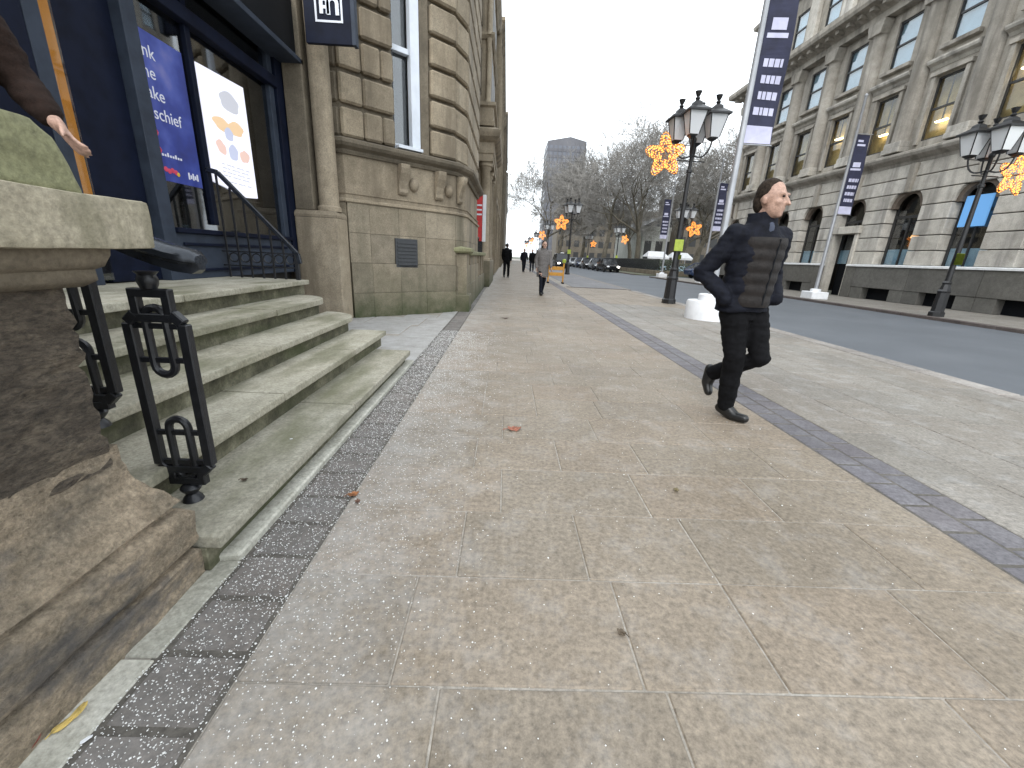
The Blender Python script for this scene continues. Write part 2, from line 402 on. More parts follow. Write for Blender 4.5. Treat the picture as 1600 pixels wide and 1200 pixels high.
def slab_mesh(name, wx, wy, mat, th=.03, bv=.004):
    me = MB().box(-wx/2, wx/2, -wy/2, wy/2, -th, 0).mesh(name, bv); me.materials.append(mat); return me
_cache = {}
def slab(name, x0, x1, y0, y1, mat, key, gap=.006, parent=pav):
    bv = .009 if key in 'db' else .004
    wx = round(x1-x0-gap, 2); wy = round(y1-y0-gap, 2)
    k = (key, wx, wy)
    if k not in _cache: _cache[k] = slab_mesh(name, x1-x0-gap, y1-y0-gap, mat, .03, bv)
    o = bpy.data.objects.new(name, _cache[k]); COL.objects.link(o); o.parent = parent
    o.location = ((x0+x1)/2, (y0+y1)/2, random.uniform(-.0012, .0016) if key not in 'db' else random.uniform(-.0015, .0008))
    o.rotation_euler = (random.uniform(-.002,.002), random.uniform(-.002,.002), random.uniform(-.004,.004))
    return o
def joined(name, rects, mat, parent, gap=.008):
    mb = MB()
    for x0, x1, y0, y1 in rects:
        z = random.uniform(-.002, .001)
        mb.box(x0+gap/2, x1-gap/2, y0+gap/2, y1-gap/2, -.05, z)
    o = obj(name, mb, mat, parent); tag(o, kind='stuff'); return o
rs = random.Random(3)
# main footway: courses across the walk
far_rects = []
y = .02; row = 0
WID = (.42, .5, .56, .64, .72, .8)
while y < 70:
    dy = .41 if y < 16 else .82
    x = -.70; first = True
    while x < 2.11:
        wdt = rs.choice(WID[:3]) if first and row % 2 else rs.choice(WID)
        first = False
        x1 = x+wdt
        if x1 > 1.85: x1 = 2.115
        if y < 12.6: slab('paving_slab', x, x1, y, y+dy, M['slab'], 's')
        else: far_rects.append((x, x1, y, y+dy))
        x = x1
    y += dy; row += 1
# right-hand footway beyond the sett band: courses along the walk
for i in range(6):
    x0 = 2.48+i*.4535; x1 = x0+.4535
    y = -.2-rs.random()*.6
    while y < 18.0:
        l = rs.choice((.6, .75, .9, 1.05)); y1 = min(y+l, 18.0)
        if y1 > 17.7: y1 = 18.0
        if y1 > 1.0:
            if y < 11: slab('paving_slab', x0, x1, y, y1, M['slab_r'], 'r')
            else: far_rects.append((x0, x1, y, y1))
        y = y1
joined('distant_paving', far_rects, M['slab'], pav)
# dark sett strip by the steps (bed a little lower and darker)
o = obj('sett_bed', MB().box(-.975, -.703, -1, 12, -.02, -.0035), M['grout_dark'], pav)
y = .1
while y < 9.5:
    dy = .205 if y < 1.6 else .225
    slab('sett', -.955, -.708, y, y+dy, M['sett'], 'd', .011); y += dy
bed2 = obj('sett_bed', MB().box(2.112, 2.482, -1, 19, -.02, -.003), M['grout_dark'], pav)
y = .3; k = 0
while y < 10:
    for xa, xb in ((2.118, 2.30), (2.30, 2.478)):
        off = .0 if xa < 2.2 else .11
        slab('sett', xa, xb, y+off, y+off+.22, M['sett_band'], 'b', .009)
    y += .22
rects = []
while y < 60:
    rects.append((2.12, 2.30, y, y+.22)); rects.append((2.30, 2.478, y, y+.22)); y += .22
joined('distant_setts', rects, M['sett_band'], pav)
rects = [(-.955, -.708, 9.6+i*.225, 9.6+(i+1)*.225) for i in range(120)]
joined('distant_setts', rects, M['sett'], pav)
# flagged forecourt between the steps and the bay
for (x0,x1,y0,y1) in [(-1.75,-.965,5.0,5.75),(-2.6,-1.76,5.05,5.9),(-1.5,-.965,5.76,6.6),(-2.5,-1.51,5.91,6.75),(-1.4,-.965,6.61,7.6),(-2.3,-1.41,6.76,7.5),(-2.8,-2.31,6.76,7.4),
                      (-1.25,-.965,7.61,8.5),(-1.85,-1.26,7.51,7.95),(-1.5,-.965,4.3,4.99),(-3.3,-2.61,5.9,6.8),(-2.0,-1.51,4.4,4.99),(-1.4,-.965,8.51,9.1)]:
    slab('paving_slab', x0, x1, y0, y1, M['slab_r'], 'f', .012)
# narrow pale margin strip along the pier foot
for y0, y1 in ((-.6,.35),(.35,.9),(.9,1.30)):
    slab('margin_stone', -1.07, -.957, y0, y1, M['pale_kerb'], 'm', .006)

kb = obj('kerb', MB().box(5.215, 5.28, -8, 17.7, -.3, -.02), M['grout_dark']); tag(kb, kind='structure')
km = MB().box(-.14, .14, -.45, .45, -.24, .003).mesh('kerb_stone', .014); km.materials.append(M['kerb'])
def kerbstone(x, y, rz=0, mat=None):
    o = bpy.data.objects.new('kerb_stone', km); COL.objects.link(o); o.parent = kb; o.location = (x, y, random.uniform(-.002,.002)); o.rotation_euler = (0,0,rz)
y = .4
while y < 17.4: kerbstone(5.36, y+.45); y += .907
mb = MB()
for i in range(120): mb.box(5.22, 5.5, 18.3+i*.907, 18.3+i*.907+.9, -.24, .0)
tag(obj('distant_kerb_stones', mb, M['kerb'], kb), kind='stuff')
fk = obj('far_kerb', MB().box(12.86, 13.01, -8, 37.6, -.3, -.01), M['grout_dark']); tag(fk, kind='structure')
kf = MB().box(-.13, .13, -.45, .45, -.24, .004).mesh('kerb_stone', .012); kf.materials.append(M['kerb_dark'])
y = 5
while y < 37:
    o = bpy.data.objects.new('kerb_stone', kf); COL.objects.link(o); o.parent = fk; o.location = (12.9, y+.45, 0); y += .907
tag(obj('churchyard_kerb', MB().box(12.8, 13.05, 42.6, 200, -.3, .01), M['kerb_dark']), kind='structure')
# flush loading bay in grey setts, its dark cross kerb
lb = obj('loading_bay', MB().box(2.9, 5.19, 18.1, 70, -.02, .004), M['bay']); tag(lb, kind='structure')
mb = MB()
for i in range(3): mb.box(2.62+i*.87, 2.62+i*.87+.86, 17.95, 18.12, -.02, .012)
tag(obj('bay_edge_kerb', mb, M['kerb_dark'], bevel=.006), kind='structure')

# ------------------------------------------------------------------ entrance steps
st = thing('entrance_steps', 'pale green-stained stone steps with rounded ends rising to the shop doorway', 'steps', (-1.6, 3, 0))
def step_poly(xf, ys, ye, xb, rad):
    pts = [(xb, ys), (xf, ys)]
    if rad > 0:
        for i in range(9):
            a = math.pi/2*i/8
            pts.append((xf-rad+rad*math.cos(a), ye-rad+rad*math.sin(a)))
    else: pts.append((xf, ye))
    pts.append((xb, ye)); return pts
STEPS = [(-.985, 4.28, .145, 0), (-1.30, 4.52, .30, .0), (-1.62, 4.74, .455, .40), (-1.97, 4.9, .61, .46), (-2.36, 5.1, .765, 0)]
YS = 1.24
for i, (xf, ye, z, rad) in enumerate(STEPS):
    xb = STEPS[i+1][0]-.06 if i < 4 else -3.45
    z0 = STEPS[i-1][2]-.01 if i else -.02
    # riser block set back, tread slabs with nosing
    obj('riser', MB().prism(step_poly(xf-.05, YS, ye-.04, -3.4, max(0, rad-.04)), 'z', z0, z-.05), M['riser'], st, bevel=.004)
    cuts = {0: [YS, 2.62, ye], 1: [YS, 2.35, 3.55, ye], 2: [YS, 2.9, ye], 3: [YS, 2.2, 3.6, ye], 4: [YS, 1.9, 3.1, 4.1, ye]}[i]
    for j in range(len(cuts)-1):
        a, b = cuts[j]+.004, cuts[j+1]-.004
        pl = step_poly(xf, a, b, xb, rad if j == len(cuts)-2 else 0)
        obj('tread', MB().prism(pl, 'z', z-.05, z+random.uniform(-.001,.0015)), M['step'], st, bevel=.009, segs=2)
obj('base_course', MB().prism([(-1.4,1.245),(-.962,1.30),(-.962,4.33),(-1.4,4.33)], 'z', -.02, .028), M['pale_kerb'], st, bevel=.008)

# ------------------------------------------------------------------ weathered pier at the left edge
pier = thing('stone_pier', 'massive eroded brown sandstone stair pier with pale cap in the left foreground', 'pier', (-1.6, .4, 0))
def rough(o, amp, freq, cuts, seed=0, stretch=(1,1,1), amp2=0.0, sharp=55):
    me = o.data; bm = bmesh.new(); bm.from_mesh(me)
    bmesh.ops.triangulate(bm, faces=[f for f in bm.faces if len(f.verts) > 4])
    for _ in range(cuts):
        ed = [e for e in bm.edges if e.calc_length() > .03]
        if len(bm.verts) > 30000: break
        bmesh.ops.subdivide_edges(bm, edges=ed, cuts=1, use_grid_fill=True)
    bm.normal_update()
    for v in bm.verts:
        p = Vector((v.co.x*stretch[0], v.co.y*stretch[1], v.co.z*stretch[2]))*freq + Vector((seed, seed*.7, 0))
        d = mnoise.fractal(p, .9, 2.1, 5)*amp
        if amp2: d -= abs(mnoise.noise(p*3.3))*amp2
        v.co += v.normal*d
    bm.to_mesh(me); bm.free()
    for p in me.polygons: p.use_smooth = True
    try: me.set_sharp_from_angle(angle=R(sharp))
    except Exception: pass
# base: swept profile around street side and end
basep = [(-3.0,-1.2),(-1.05,-1.2),(-1.05,1.262),(-3.0,1.262)]
prof = [(-.55,-.02),(0,-.02),(.0,.098),(-.006,.106),(-.03,.114),(-.03,.122),(-.004,.134),(.002,.15),(.002,.255),(-.008,.275),(-.035,.288),(-.038,.296),(-.016,.308),(-.03,.335),(-.062,.385),(-.085,.43),(-.098,.50),(-.10,.555),(-.55,.555)]
b = obj('base', MB().sweep([(-1.05,-1.2),(-1.05,1.24),(-2.2,1.24)][::-1] and [(-1.05,-1.2),(-1.05,1.24),(-2.2,1.24)], prof), M['pierbase'], pier)
rough(b, .008, 6.0, 5, 3.1, (1,.7,1.6), .008, 32)
s = obj('shaft', MB().box(-2.2, -1.15, -1.2, 1.11, .50, 1.045), M['eroded'], pier)
rough(s, .014, 9.0, 6, 9.2, (1,1,2.4), .014)
n = obj('neck_moulding', MB().sweep([(-1.15,-1.2),(-1.15,1.135),(-2.2,1.135)], [(-.3,1.02),(.012,1.02),(.035,1.035),(.035,1.062),(.05,1.07),(.062,1.10),(.062,1.118),(-.3,1.118)]), M['sand_dark'], pier)
rough(n, .006, 9, 4, 4.0)
c = obj('cap', MB().box(-2.3, -1.048, -.35, 1.31, 1.118, 1.252), M['cap'], pier, bevel=.012, segs=2)
rough(c, .006, 5, 5, 7.7)
c2 = obj('cap', MB().box(-2.3, -1.05, -1.2, -.355, 1.118, 1.25), M['cap'], pier, bevel=.012, segs=2)
t = obj('mossy_block', MB().prism([(-1.2,1.251),(1.195,1.251),(1.15,1.375),(1.11,1.408),(-1.2,1.425)], 'x', -2.2, -1.12), M['mossy'], pier, bevel=.012, segs=2)
rough(t, .010, 5, 5, 2.2)

# ------------------------------------------------------------------ near iron stair rail
nr = thing('iron_stair_rail', 'black iron handrail with linked-loop panels beside the near stone pier', 'handrail', (-1.2, 1.47, .145))
def loop_pts(x0, x1, z0, z1, y, n=8):
    r = (x1-x0)/2; cx = (x0+x1)/2; pts = []
    for i in range(n+1): a = math.pi*i/n; pts.append((cx+r*math.cos(a), y, z1-r+r*math.sin(a)))
    for i in range(n+1): a = math.pi+math.pi*i/n; pts.append((cx+r*math.cos(a), y, z0+r+r*math.sin(a)))
    return pts
def bar(mb, a, b, wd, dp):
    a = Vector(a); b = Vector(b); t = (b-a).normalized(); s_ = Vector((0,1,0)); u = t.cross(s_).normalized()
    vs = []
    for p in (a, b):
        for i, j in ((-1,-1),(1,-1),(1,1),(-1,1)): vs.append(p+u*wd/2*i+s_*dp/2*j)
    mb.add(vs, [(0,3,2,1),(4,5,6,7),(0,1,5,4),(1,2,6,5),(2,3,7,6),(3,0,4,7)])
def panel(cx, y, zb, zt, par, full=True):
    W = .096
    h = zt-zb
    m = MB()
    # octagonal outer frame
    z0 = zb+.13*h; z1 = zt-.105*h; ch = .035
    fr = [(cx-W+ch,z1),(cx+W-ch,z1),(cx+W,z1-ch),(cx+W,z0+ch),(cx+W-ch,z0),(cx-W+ch,z0),(cx-W,z0+ch),(cx-W,z1-ch)]
    for i in range(8):
        if i in (0, 4): continue
        a, b_ = fr[i], fr[(i+1) % 8]; bar(m, (a[0],y,a[1]), (b_[0],y,b_[1]), .036, .032)
    obj('panel_frame', m, M['iron'], par, bevel=.004)
    for (za, zc) in ((z1-.03, zt), (zb+.055, z0+.03)):
        m = MB(); hw = .056
        for xx in (-hw, hw): bar(m, (cx+xx,y,za), (cx+xx,y,zc), .030, .030)
        for zz in (za+.015, zc-.015): bar(m, (cx-hw-.0148,y,zz), (cx+hw+.0148,y,zz), .030, .0312)
        obj('box_link', m, M['iron'], par, bevel=.003)
    for (za, zc) in ((z1-.225, z1+.02), (z0-.02, z0+.225)):
        m = MB().tube(loop_pts(cx-.036, cx+.036, za, zc, y), .0145, 8, close=True)
        zz = za+.055 if za > z0 else zc-.055
        bar(m, (cx-W,y,zz), (cx+W,y,zz), .018, .016)
        zz2 = z1-.045 if za > z0 else z0+.045
        bar(m, (cx-W,y,zz2), (cx+W,y,zz2), .018, .016)
        obj('oval_loop', m, M['iron'], par, smooth=True)
    m = MB().lathe([(.016,0),(.038,.0),(.032,.015),(.02,.03),(.032,.045),(.038,.058),(.03,.07),(.016,.075)], 12, (cx, y, zb-.02))
    obj('foot_knob', m, M['iron'], par, smooth=True)
    m = MB().lathe([(.014,0),(.024,.004),(.030,.02),(.032,.035),(.026,.05),(.036,.062)], 12, (cx, y, zt-.004))
    obj('top_collar', m, M['iron'], par, smooth=True)
panel(-1.235, 1.47, .165, .985, nr)
panel(-1.535, 1.47, .475, 1.13, nr)
panel(-1.93, 1.47, .63, 1.31, nr)
# handrail: moulded section, sloping with the flight, flat scrolled end
hp = [(-2.6,1.66),(-1.62,1.235),(-1.33,1.105),(-1.25,1.072),(-1.185,1.05),(-1.12,1.032),(-1.062,1.022),(-1.04,1.02)]
KS = 1.35
sec = [(-.020,-.032),(.020,-.032),(.024,-.012),(.040,.0),(.042,.014),(.030,.027),(.0,.033),(-.030,.027),(-.042,.014),(-.040,.0),(-.024,-.012)]
vs = []; fs = []
for i, (x, z) in enumerate(hp):
    k = {len(hp)-1: .55, len(hp)-2: .92}.get(i, 1.0)
    for (a, b_) in sec: vs.append((x, 1.47+a*k*KS, z+.06+b_*k*KS))
ns = len(sec)
for i in range(len(hp)-1):
    for j in range(ns): fs.append((i*ns+j, (i+1)*ns+j, (i+1)*ns+(j+1)%ns, i*ns+(j+1)%ns))
fs += [tuple(range(ns-1,-1,-1)), tuple((len(hp)-1)*ns+j for j in range(ns))]
obj('handrail', MB().add(vs, fs), M['rail'], nr, smooth=True)

# far rail at the other end of the steps
fr_ = thing('iron_stair_rail', 'thin black iron handrail sloping down the far end of the steps before the posters', 'handrail', (-2.8, 5.0, .765))
mb = MB(); bar(mb, (-3.32,5.0,1.90), (-3.2,5.0,1.875), .05, .04); bar(mb, (-3.2,5.0,1.875), (-2.42,5.0,1.06), .045, .04); bar(mb, (-2.42,5.0,1.065), (-2.40,5.0,.95), .045, .04)
obj('handrail', mb, M['rail'], fr_, bevel=.006)
for i in range(7):
    x = -3.22+i*.128; zt = 1.86-(i*.128)*1.045
    mb = MB(); bar(mb, (x,5.0,.765 if x < -2.36 else .61), (x,5.0,zt), .018, .018)
    obj('baluster', mb, M['iron'], fr_)
mb = MB(); bar(mb, (-2.43,5.0,.60), (-2.43,5.0,1.05), .035, .035); obj('end_post', mb, M['iron'], fr_, bevel=.004)
mb = MB()
for i in range(6): mb.tube([(-3.15+i*.128+.05*math.cos(a*math.pi/6), 5.0, .99+.05*math.sin(a*math.pi/6)) for a in range(12)], .008, 6, close=True)
mb2 = MB(); bar(mb2, (-3.3,5.0,.90), (-2.43,5.0,.90), .014, .014); bar(mb2, (-3.3,5.0,1.055), (-2.43,5.0,1.055), .014, .014)
obj('ring_band', mb, M['iron'], fr_); obj('lower_bar', mb2, M['iron'], fr_)

# ------------------------------------------------------------------ shopfront in the doorway
sf = thing('shopfront', 'dark navy shopfront with glazed door and window above the stone steps', 'shopfront', (-3.4, 4.5, .765))
XF = -3.3
def bx(name, mat, x0, x1, y0, y1, z0, z1, par=sf, bevel=.005): return obj(name, MB().box(x0,x1,y0,y1,z0,z1), mat, par, bevel=bevel)
bx('jamb', M['navy_l'], XF-.16, XF+.03, 4.19, 4.345, .765, 3.62)
bx('jamb', M['navy'], XF-.16, XF+.05, 6.62, 6.86, .765, 3.62)
bx('jamb', M['navy_l'], XF-.1, XF+.01, 6.50, 6.615, .765, 3.62)
bx('mullion', M['navy'], XF-.12, XF+.0, 4.985, 5.06, 1.33, 3.62)
bx('stall_riser', M['navy_l'], XF-.12, XF+.02, 4.35, 6.62, .765, 1.22)
bx('riser_moulding', M['navy'], XF+.021, XF+.045, 4.42, 6.45, .84, .87); bx('riser_moulding', M['navy'], XF+.021, XF+.045, 4.42, 6.45, 1.10, 1.13)
bx('sill', M['navy'], XF-.14, XF+.06, 4.346, 6.619, 1.221, 1.27)
bx('transom', M['navy'], XF-.13, XF+.06, 4.346, 6.619, 3.20, 3.33)
bx('fascia', M['black'], XF-.2, XF+.28, 1.6, 6.85, 3.625, 4.3)
bx('fascia_moulding', M['navy_l'], XF+.0, XF+.34, 1.6, 6.85, 3.56, 3.622)
p_ = obj('pane', MB().box(XF-.05, XF-.043, 4.35, 6.5, 1.272, 3.195), M['glass_d'], sf)
obj('pane', MB().box(XF-.05, XF-.043, 4.35, 6.5, 3.335, 3.555), M['glass_d'], sf)
# door leaf and side lights
d_ = bx('door', M['navy'], XF-.14, XF-.06, 3.66, 4.185, .775, 3.5)
bx('side_frame', M['navy_l'], XF-.14, XF-.0, 3.40, 3.52, .765, 3.56)
bx('side_frame', M['navy'], XF-.14, XF-.0, 2.2, 3.39, .765, 1.3)
bx('side_frame', M['navy'], XF-.14, XF+.0, 2.9, 3.395, 1.301, 3.56)
obj('pane', MB().box(XF-.05, XF-.043, 3.525, 3.655, .8, 3.5), M['glass'], sf)
obj('interior_glow', MB().box(XF-.075, XF-.06, 3.525, 3.655, 1.25, 3.5), M['amber'], sf)  # glowing sheet added to stand in for the amber-lit interior
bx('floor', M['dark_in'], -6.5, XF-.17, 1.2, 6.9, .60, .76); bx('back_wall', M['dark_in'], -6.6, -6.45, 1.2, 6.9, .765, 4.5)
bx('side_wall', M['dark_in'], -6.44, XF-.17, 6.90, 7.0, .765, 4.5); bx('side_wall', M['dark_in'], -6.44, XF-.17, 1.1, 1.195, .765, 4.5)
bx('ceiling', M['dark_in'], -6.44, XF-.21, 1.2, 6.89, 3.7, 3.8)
bx('side_frame', M['navy'], XF-.14, XF+.0, 1.2, 2.195, .765, 3.56)
obj('pane', MB().box(XF-.05, XF-.043, 2.2, 2.9, 1.3, 3.56), M['glass_d'], sf)

def text_mesh(s_, size, name='lettering', extrude=.001):
    cu = bpy.data.curves.new(name, 'FONT'); cu.body = s_; cu.size = size; cu.extrude = extrude; cu.resolution_u = 3
    o = bpy.data.objects.new(name, cu); COL.objects.link(o)
    dg = bpy.context.evaluated_depsgraph_get(); me = bpy.data.meshes.new_from_object(o.evaluated_get(dg))
    bpy.data.objects.remove(o); bpy.data.curves.remove(cu); return me
def put_text(s_, size, mat, par, origin, ux, uz, name='lettering', shear=0.0, extrude=.001):
    """ux: reading direction, uz: letter up; world coordinates"""
    me = text_mesh(s_, size, name, extrude); ux = Vector(ux); uz = Vector(uz); un = ux.cross(uz); og = Vector(origin)
    for v in me.vertices:
        x, y_, z_ = v.co; v.co = og+ux*(x+shear*y_)+uz*y_+un*z_
    return obj(name, me, mat, par)
N_ = NT('blue_poster_print')
f = N_.noise(3.5, 3, .5); N_.color(N_.ramp(f, [(.3, (.022,.032,.16)), (.5, (.035,.055,.27)), (.65, (.07,.10,.38)), (.8, (.16,.17,.42))])); N_.set(Roughness=.35); M['poster_blue'] = N_.m
XP = XF-.035
bp = thing('window_poster', 'blue printed poster with white lettering in the shop window', 'poster', (XP, 4.65, 1.7))
obj('sheet', MB().box(XP-.004, XP, 4.31, 4.93, 1.695, 2.93), M['poster_blue'], bp)
W_ = emit('poster_ink', (.85,.88,1.0), .15); RED_ = paint('poster_red', (.6,.06,.12), .5); YEL_ = paint('poster_yellow', (.7,.45,.05), .5)
for i, t_ in enumerate(('drink', 'dine', 'make', 'mischief')):
    put_text(t_, .15, W_, bp, (XP+.003, 4.275-(.03 if i==0 else 0), 2.72-i*.165), (0,1,0), (0,0,1))
mb = MB().tube([(XP+.003, 4.40+.03*math.sin(i*1.3), 2.14-i*.03) for i in range(9)], .008, 5); obj('red_ribbon', mb, RED_, bp)
put_text('········', .12, W_, bp, (XP+.003, 4.40, 1.90), (0,1,0), (0,0,1)) if False else None
mb = MB()
for i in range(9): mb.box(XP+.001, XP+.003, 4.40+i*.033, 4.42+i*.033, 1.915, 1.915+.02+.015*(i % 3 == 0))
obj('small_print', mb, W_, bp)
mb = MB()
for i in range(4): mb.ell((XP+.002, 4.45+i*.042, 1.80-.012*(i % 2)), .003, .026, .024, 8, 6)
obj('red_dots', mb, RED_, bp); obj('yellow_dot', MB().ell((XP+.003, 4.60, 1.775), .003, .022, .02, 8, 6), YEL_, bp)
mb = MB()
for i in range(5): mb.box(XP+.001, XP+.003, 4.74+i*.03, 4.76+i*.03, 1.755+.01*(i%2), 1.80+.02*((i+1)%2))
obj('small_print', mb, W_, bp)
N_ = NT('white_poster_print'); zz = N_.sep()
f = N_.noise(5, 3, .5); N_.color((.62,.62,.68)); N_.set(Roughness=.4, Emission_Color=(.85,.86,1.0), Emission_Strength=.42); M['poster_white'] = N_.m
wp = thing('window_poster', 'bright white lightbox poster with orange food pictures in the shop window', 'poster', (XP, 5.5, 1.7))
obj('panel', MB().prism([(5.11,1.80),(5.11,2.93),(5.93,2.97),(5.95,1.72),(5.72,1.70)], 'x', XP-.02, XP+.012), M['poster_white'], wp, bevel=.003)
OR_ = emit('print_peach', (.95,.68,.42), .35); BL_ = emit('print_pale_blue', (.62,.66,.85), .35); GR_ = emit('print_grey', (.66,.67,.74), .35); PK_ = emit('print_rose', (.93,.66,.58), .35)
def patch(y0, y1, z0, z1, mat, n=24):
    pts = []
    for i in range(n): a = 2*math.pi*i/n; r_ = 1+.15*math.sin(2*a+y0*9)+.06*math.sin(5*a); pts.append(((y0+y1)/2+(y1-y0)/2*r_*math.cos(a), (z0+z1)/2+(z1-z0)/2*r_*math.sin(a)))
    obj('food_picture', MB().prism(pts, 'x', XP+.013, XP+.0145+random.random()*.001), mat, wp)
patch(5.25,5.6,2.36,2.5,OR_); patch(5.5,5.82,2.38,2.52,OR_); patch(5.42,5.60,2.30,2.42,BL_); patch(5.25,5.42,2.12,2.26,PK_); patch(5.45,5.65,2.10,2.25,BL_); patch(5.68,5.86,2.10,2.25,PK_); patch(5.4,5.8,2.62,2.80,GR_)
mb = MB()
for i, zz_ in enumerate((2.01,1.97,1.93,1.89,1.83)):
    for k in range(6): mb.box(XP+.013, XP+.0142, 5.30+k*.09, 5.30+k*.09+.05+.03*((k+i)%2), zz_, zz_+.012)
obj('small_print', mb, GR_, wp)

# hanging sign
hs_ = thing('hanging_sign', 'navy projecting shop sign with a silver square m emblem by the doorway', 'sign', (-2.4, 6.5, 3.7))
obj('board', MB().box(-2.745, -2.14, 6.5, 6.56, 3.70, 4.45), M['navy'], hs_, bevel=.004)
obj('edge_frame', MB().box(-2.137, -2.085, 6.47, 6.58, 3.69, 4.46), M['navy_l'], hs_, bevel=.004)
SIL = paint('silver_print', (.48,.50,.55), .4, .2, .05, 4, 0); SILB = paint('white_print', (.66,.69,.75), .4, 0, .04, 4, 0)
def qd(mb, x0, x1, z0, z1): mb.box(x0, x1, 6.492, 6.499, z0, z1)
mb = MB(); a0, a1, b0, b1 = -2.60, -2.245, 3.93, 4.29; t_ = .024
qd(mb, a0, a0+t_, b0, b1); qd(mb, a1-t_, a1, b0, b1); qd(mb, a0+t_, a1-t_, b0, b0+t_); qd(mb, a0+t_, a1-t_, b1-t_, b1)
obj('square_outline', mb, SIL, hs_)
mb = MB()
def arch(cx, zt, w_, h_, th):
    pts_o = []; pts_i = []
    n_ = 8
    out = [(cx-w_, zt-h_)]+[(cx-w_*math.cos(math.pi*i/n_), zt-w_+w_*math.sin(math.pi*i/n_)) for i in range(n_+1)]+[(cx+w_, zt-h_)]
    w2 = w_-th
    inn = [(cx-w2, zt-h_)]+[(cx-w2*math.cos(math.pi*i/n_), zt-w_+w2*math.sin(math.pi*i/n_)) for i in range(n_+1)]+[(cx+w2, zt-h_)]
    k = len(out); vs_ = [(p[0]+.12*(p[1]-4.1)*-1*0, 6.49, p[1]) for p in out]+[(p[0], 6.49, p[1]) for p in inn]
    vs_ += [(v[0], 6.498, v[2]) for v in vs_]
    f_ = []
    for i in range(k-1): f_ += [(i, i+1, k+i+1, k+i), (2*k+i, 3*k+i, 3*k+i+1, 2*k+i+1), (i, 2*k+i, 2*k+i+1, i+1), (k+i, k+i+1, 3*k+i+1, 3*k+i)]
    mb.add(vs_, f_)
arch(-2.475, 4.205, .062, .185, .045); arch(-2.368, 4.21, .078, .20, .045)
qd(mb, -2.50, -2.44, 4.075, 4.11)
obj('emblem', mb, SILB, hs_)

# ------------------------------------------------------------------ corner building with canted bay
cb = thing('corner_building', 'buff sandstone building with rusticated canted bay beside the shop doorway', 'building', (-3, 9, 0))
PATH = [(-3.25,7.2),(-2.62,7.2),(-2.35,7.45),(-1.95,7.80),(-1.55,8.15),(-1.05,8.62),(-.88,9.1),(-.85,12.0)]
PV = [Vector(p) for p in PATH]
# core behind the facing, open at the window bay (segment 3)
def offs(path, d):
    out = []
    for i, p in enumerate(path):
        ns = []
        if i: t = (path[i]-path[i-1]).normalized(); ns.append(Vector((-t.y,t.x)))
        if i < len(path)-1: t = (path[i+1]-path[i]).normalized(); ns.append(Vector((-t.y,t.x)))
        n_ = sum(ns, Vector((0,0))).normalized(); out.append(p+n_*d/max(.4,n_.dot(ns[0])))
    return out
IN = offs(PV, .05); INB = offs(PV, .5)
def core(i, z0, z1, name='wall_core', mat='sand_dark'):
    poly = [tuple(IN[i]), tuple(IN[i+1]), tuple(INB[i+1]), tuple(INB[i])]
    obj(name, MB().prism(poly, 'z', z0, z1), M[mat], cb)
for i in range(7):
    if i == 3: core(i, 0, 2.79); core(i, 5.6, 9.5)
    else: core(i, 0, 9.5)
obj('wall_core', MB().box(-9, -3.3, 7.21, 7.7, 0, 9.5), M['sand_dark'], cb)
obj('roof_slab', MB().prism([(-9,7.25),(-3.2,7.25),(-2.3,7.5),(-1.1,8.7),(-.9,9.2),(-.9,12),(-9,12)], 'z', 9.5, 9.7), M['sand_dark'], cb)
# plinth ashlar courses
rc = random.Random(5)
zc = [-.02,.42,.92,1.40,1.86]
for ci in range(4):
    for i in range(7):
        p, q = PV[i], PV[i+1]; L = (q-p).length; npc = max(1, round(L/.75)) if i in (0,6) else 1
        if i in (2,3,4) and ci % 2: npc = 1
        for k in range(npc):
            a = p+(q-p)*(k/npc); b_ = p+(q-p)*((k+1)/npc)
            t = (q-p).normalized(); n_ = Vector((t.y,-t.x))*(.055 if ci < 2 else .03)
            obj('stone_block', MB().seg(a+n_+t*.0015, b_+n_-t*.0015, zc[ci]+.002, zc[ci+1]-.002, .13), M['plinth'], cb, bevel=.003)
obj('string_course', MB().sweep(PATH, [(-.04,1.862),(.05,1.862),(.06,1.875),(.06,1.905),(.035,1.92),(-.04,1.92)]), M['sand'], cb)
obj('frieze', MB().sweep(PATH, [(-.04,1.921),(.012,1.921),(.012,1.985),(.03,1.99),(.03,2.01),(-.012,2.015),(-.012,2.56),(-.04,2.56)]), M['sand'], cb)
obj('sill_cornice', MB().sweep(PATH, [(-.04,2.561),(.03,2.561),(.05,2.60),(.05,2.62),(.13,2.66),(.16,2.70),(.16,2.745),(.10,2.775),(-.04,2.80)]), M['sand_dark'], cb)
# brackets and rosettes under the sill
for s_, i in ((.2,3),(.45,4),(.35,5)):
    p = PV[i]+(PV[i+1]-PV[i])*s_; t = (PV[i+1]-PV[i]).normalized(); n_ = Vector((t.y,-t.x))
    pr_ = [(0,2.56),(.15,2.56),(.15,2.50),(.13,2.42),(.07,2.30),(.045,2.18),(.06,2.12),(.03,2.08),(0,2.08)]
    hw = .085; vs = []; m_ = len(pr_)
    for sg in (-1, 1):
        for o_, z_ in pr_: c_ = p+t*hw*sg+n_*o_; vs.append((c_.x, c_.y, z_))
    obj('bracket', MB().add(vs, [tuple(range(m_)), tuple(range(2*m_-1,m_-1,-1))]+[(j,(j+1)%m_,m_+(j+1)%m_,m_+j) for j in range(m_)]), M['sand'], cb, bevel=.012, segs=2)
for s_, i in ((.62,3),(.80,4)):
    p = PV[i]+(PV[i+1]-PV[i])*s_; t = (PV[i+1]-PV[i]).normalized(); n_ = Vector((t.y,-t.x)); c_ = p-n_*.0
    obj('rosette', MB().ell((c_.x, c_.y, 2.27), .09, .09, .115, 12, 8), M['sand'], cb, smooth=True)
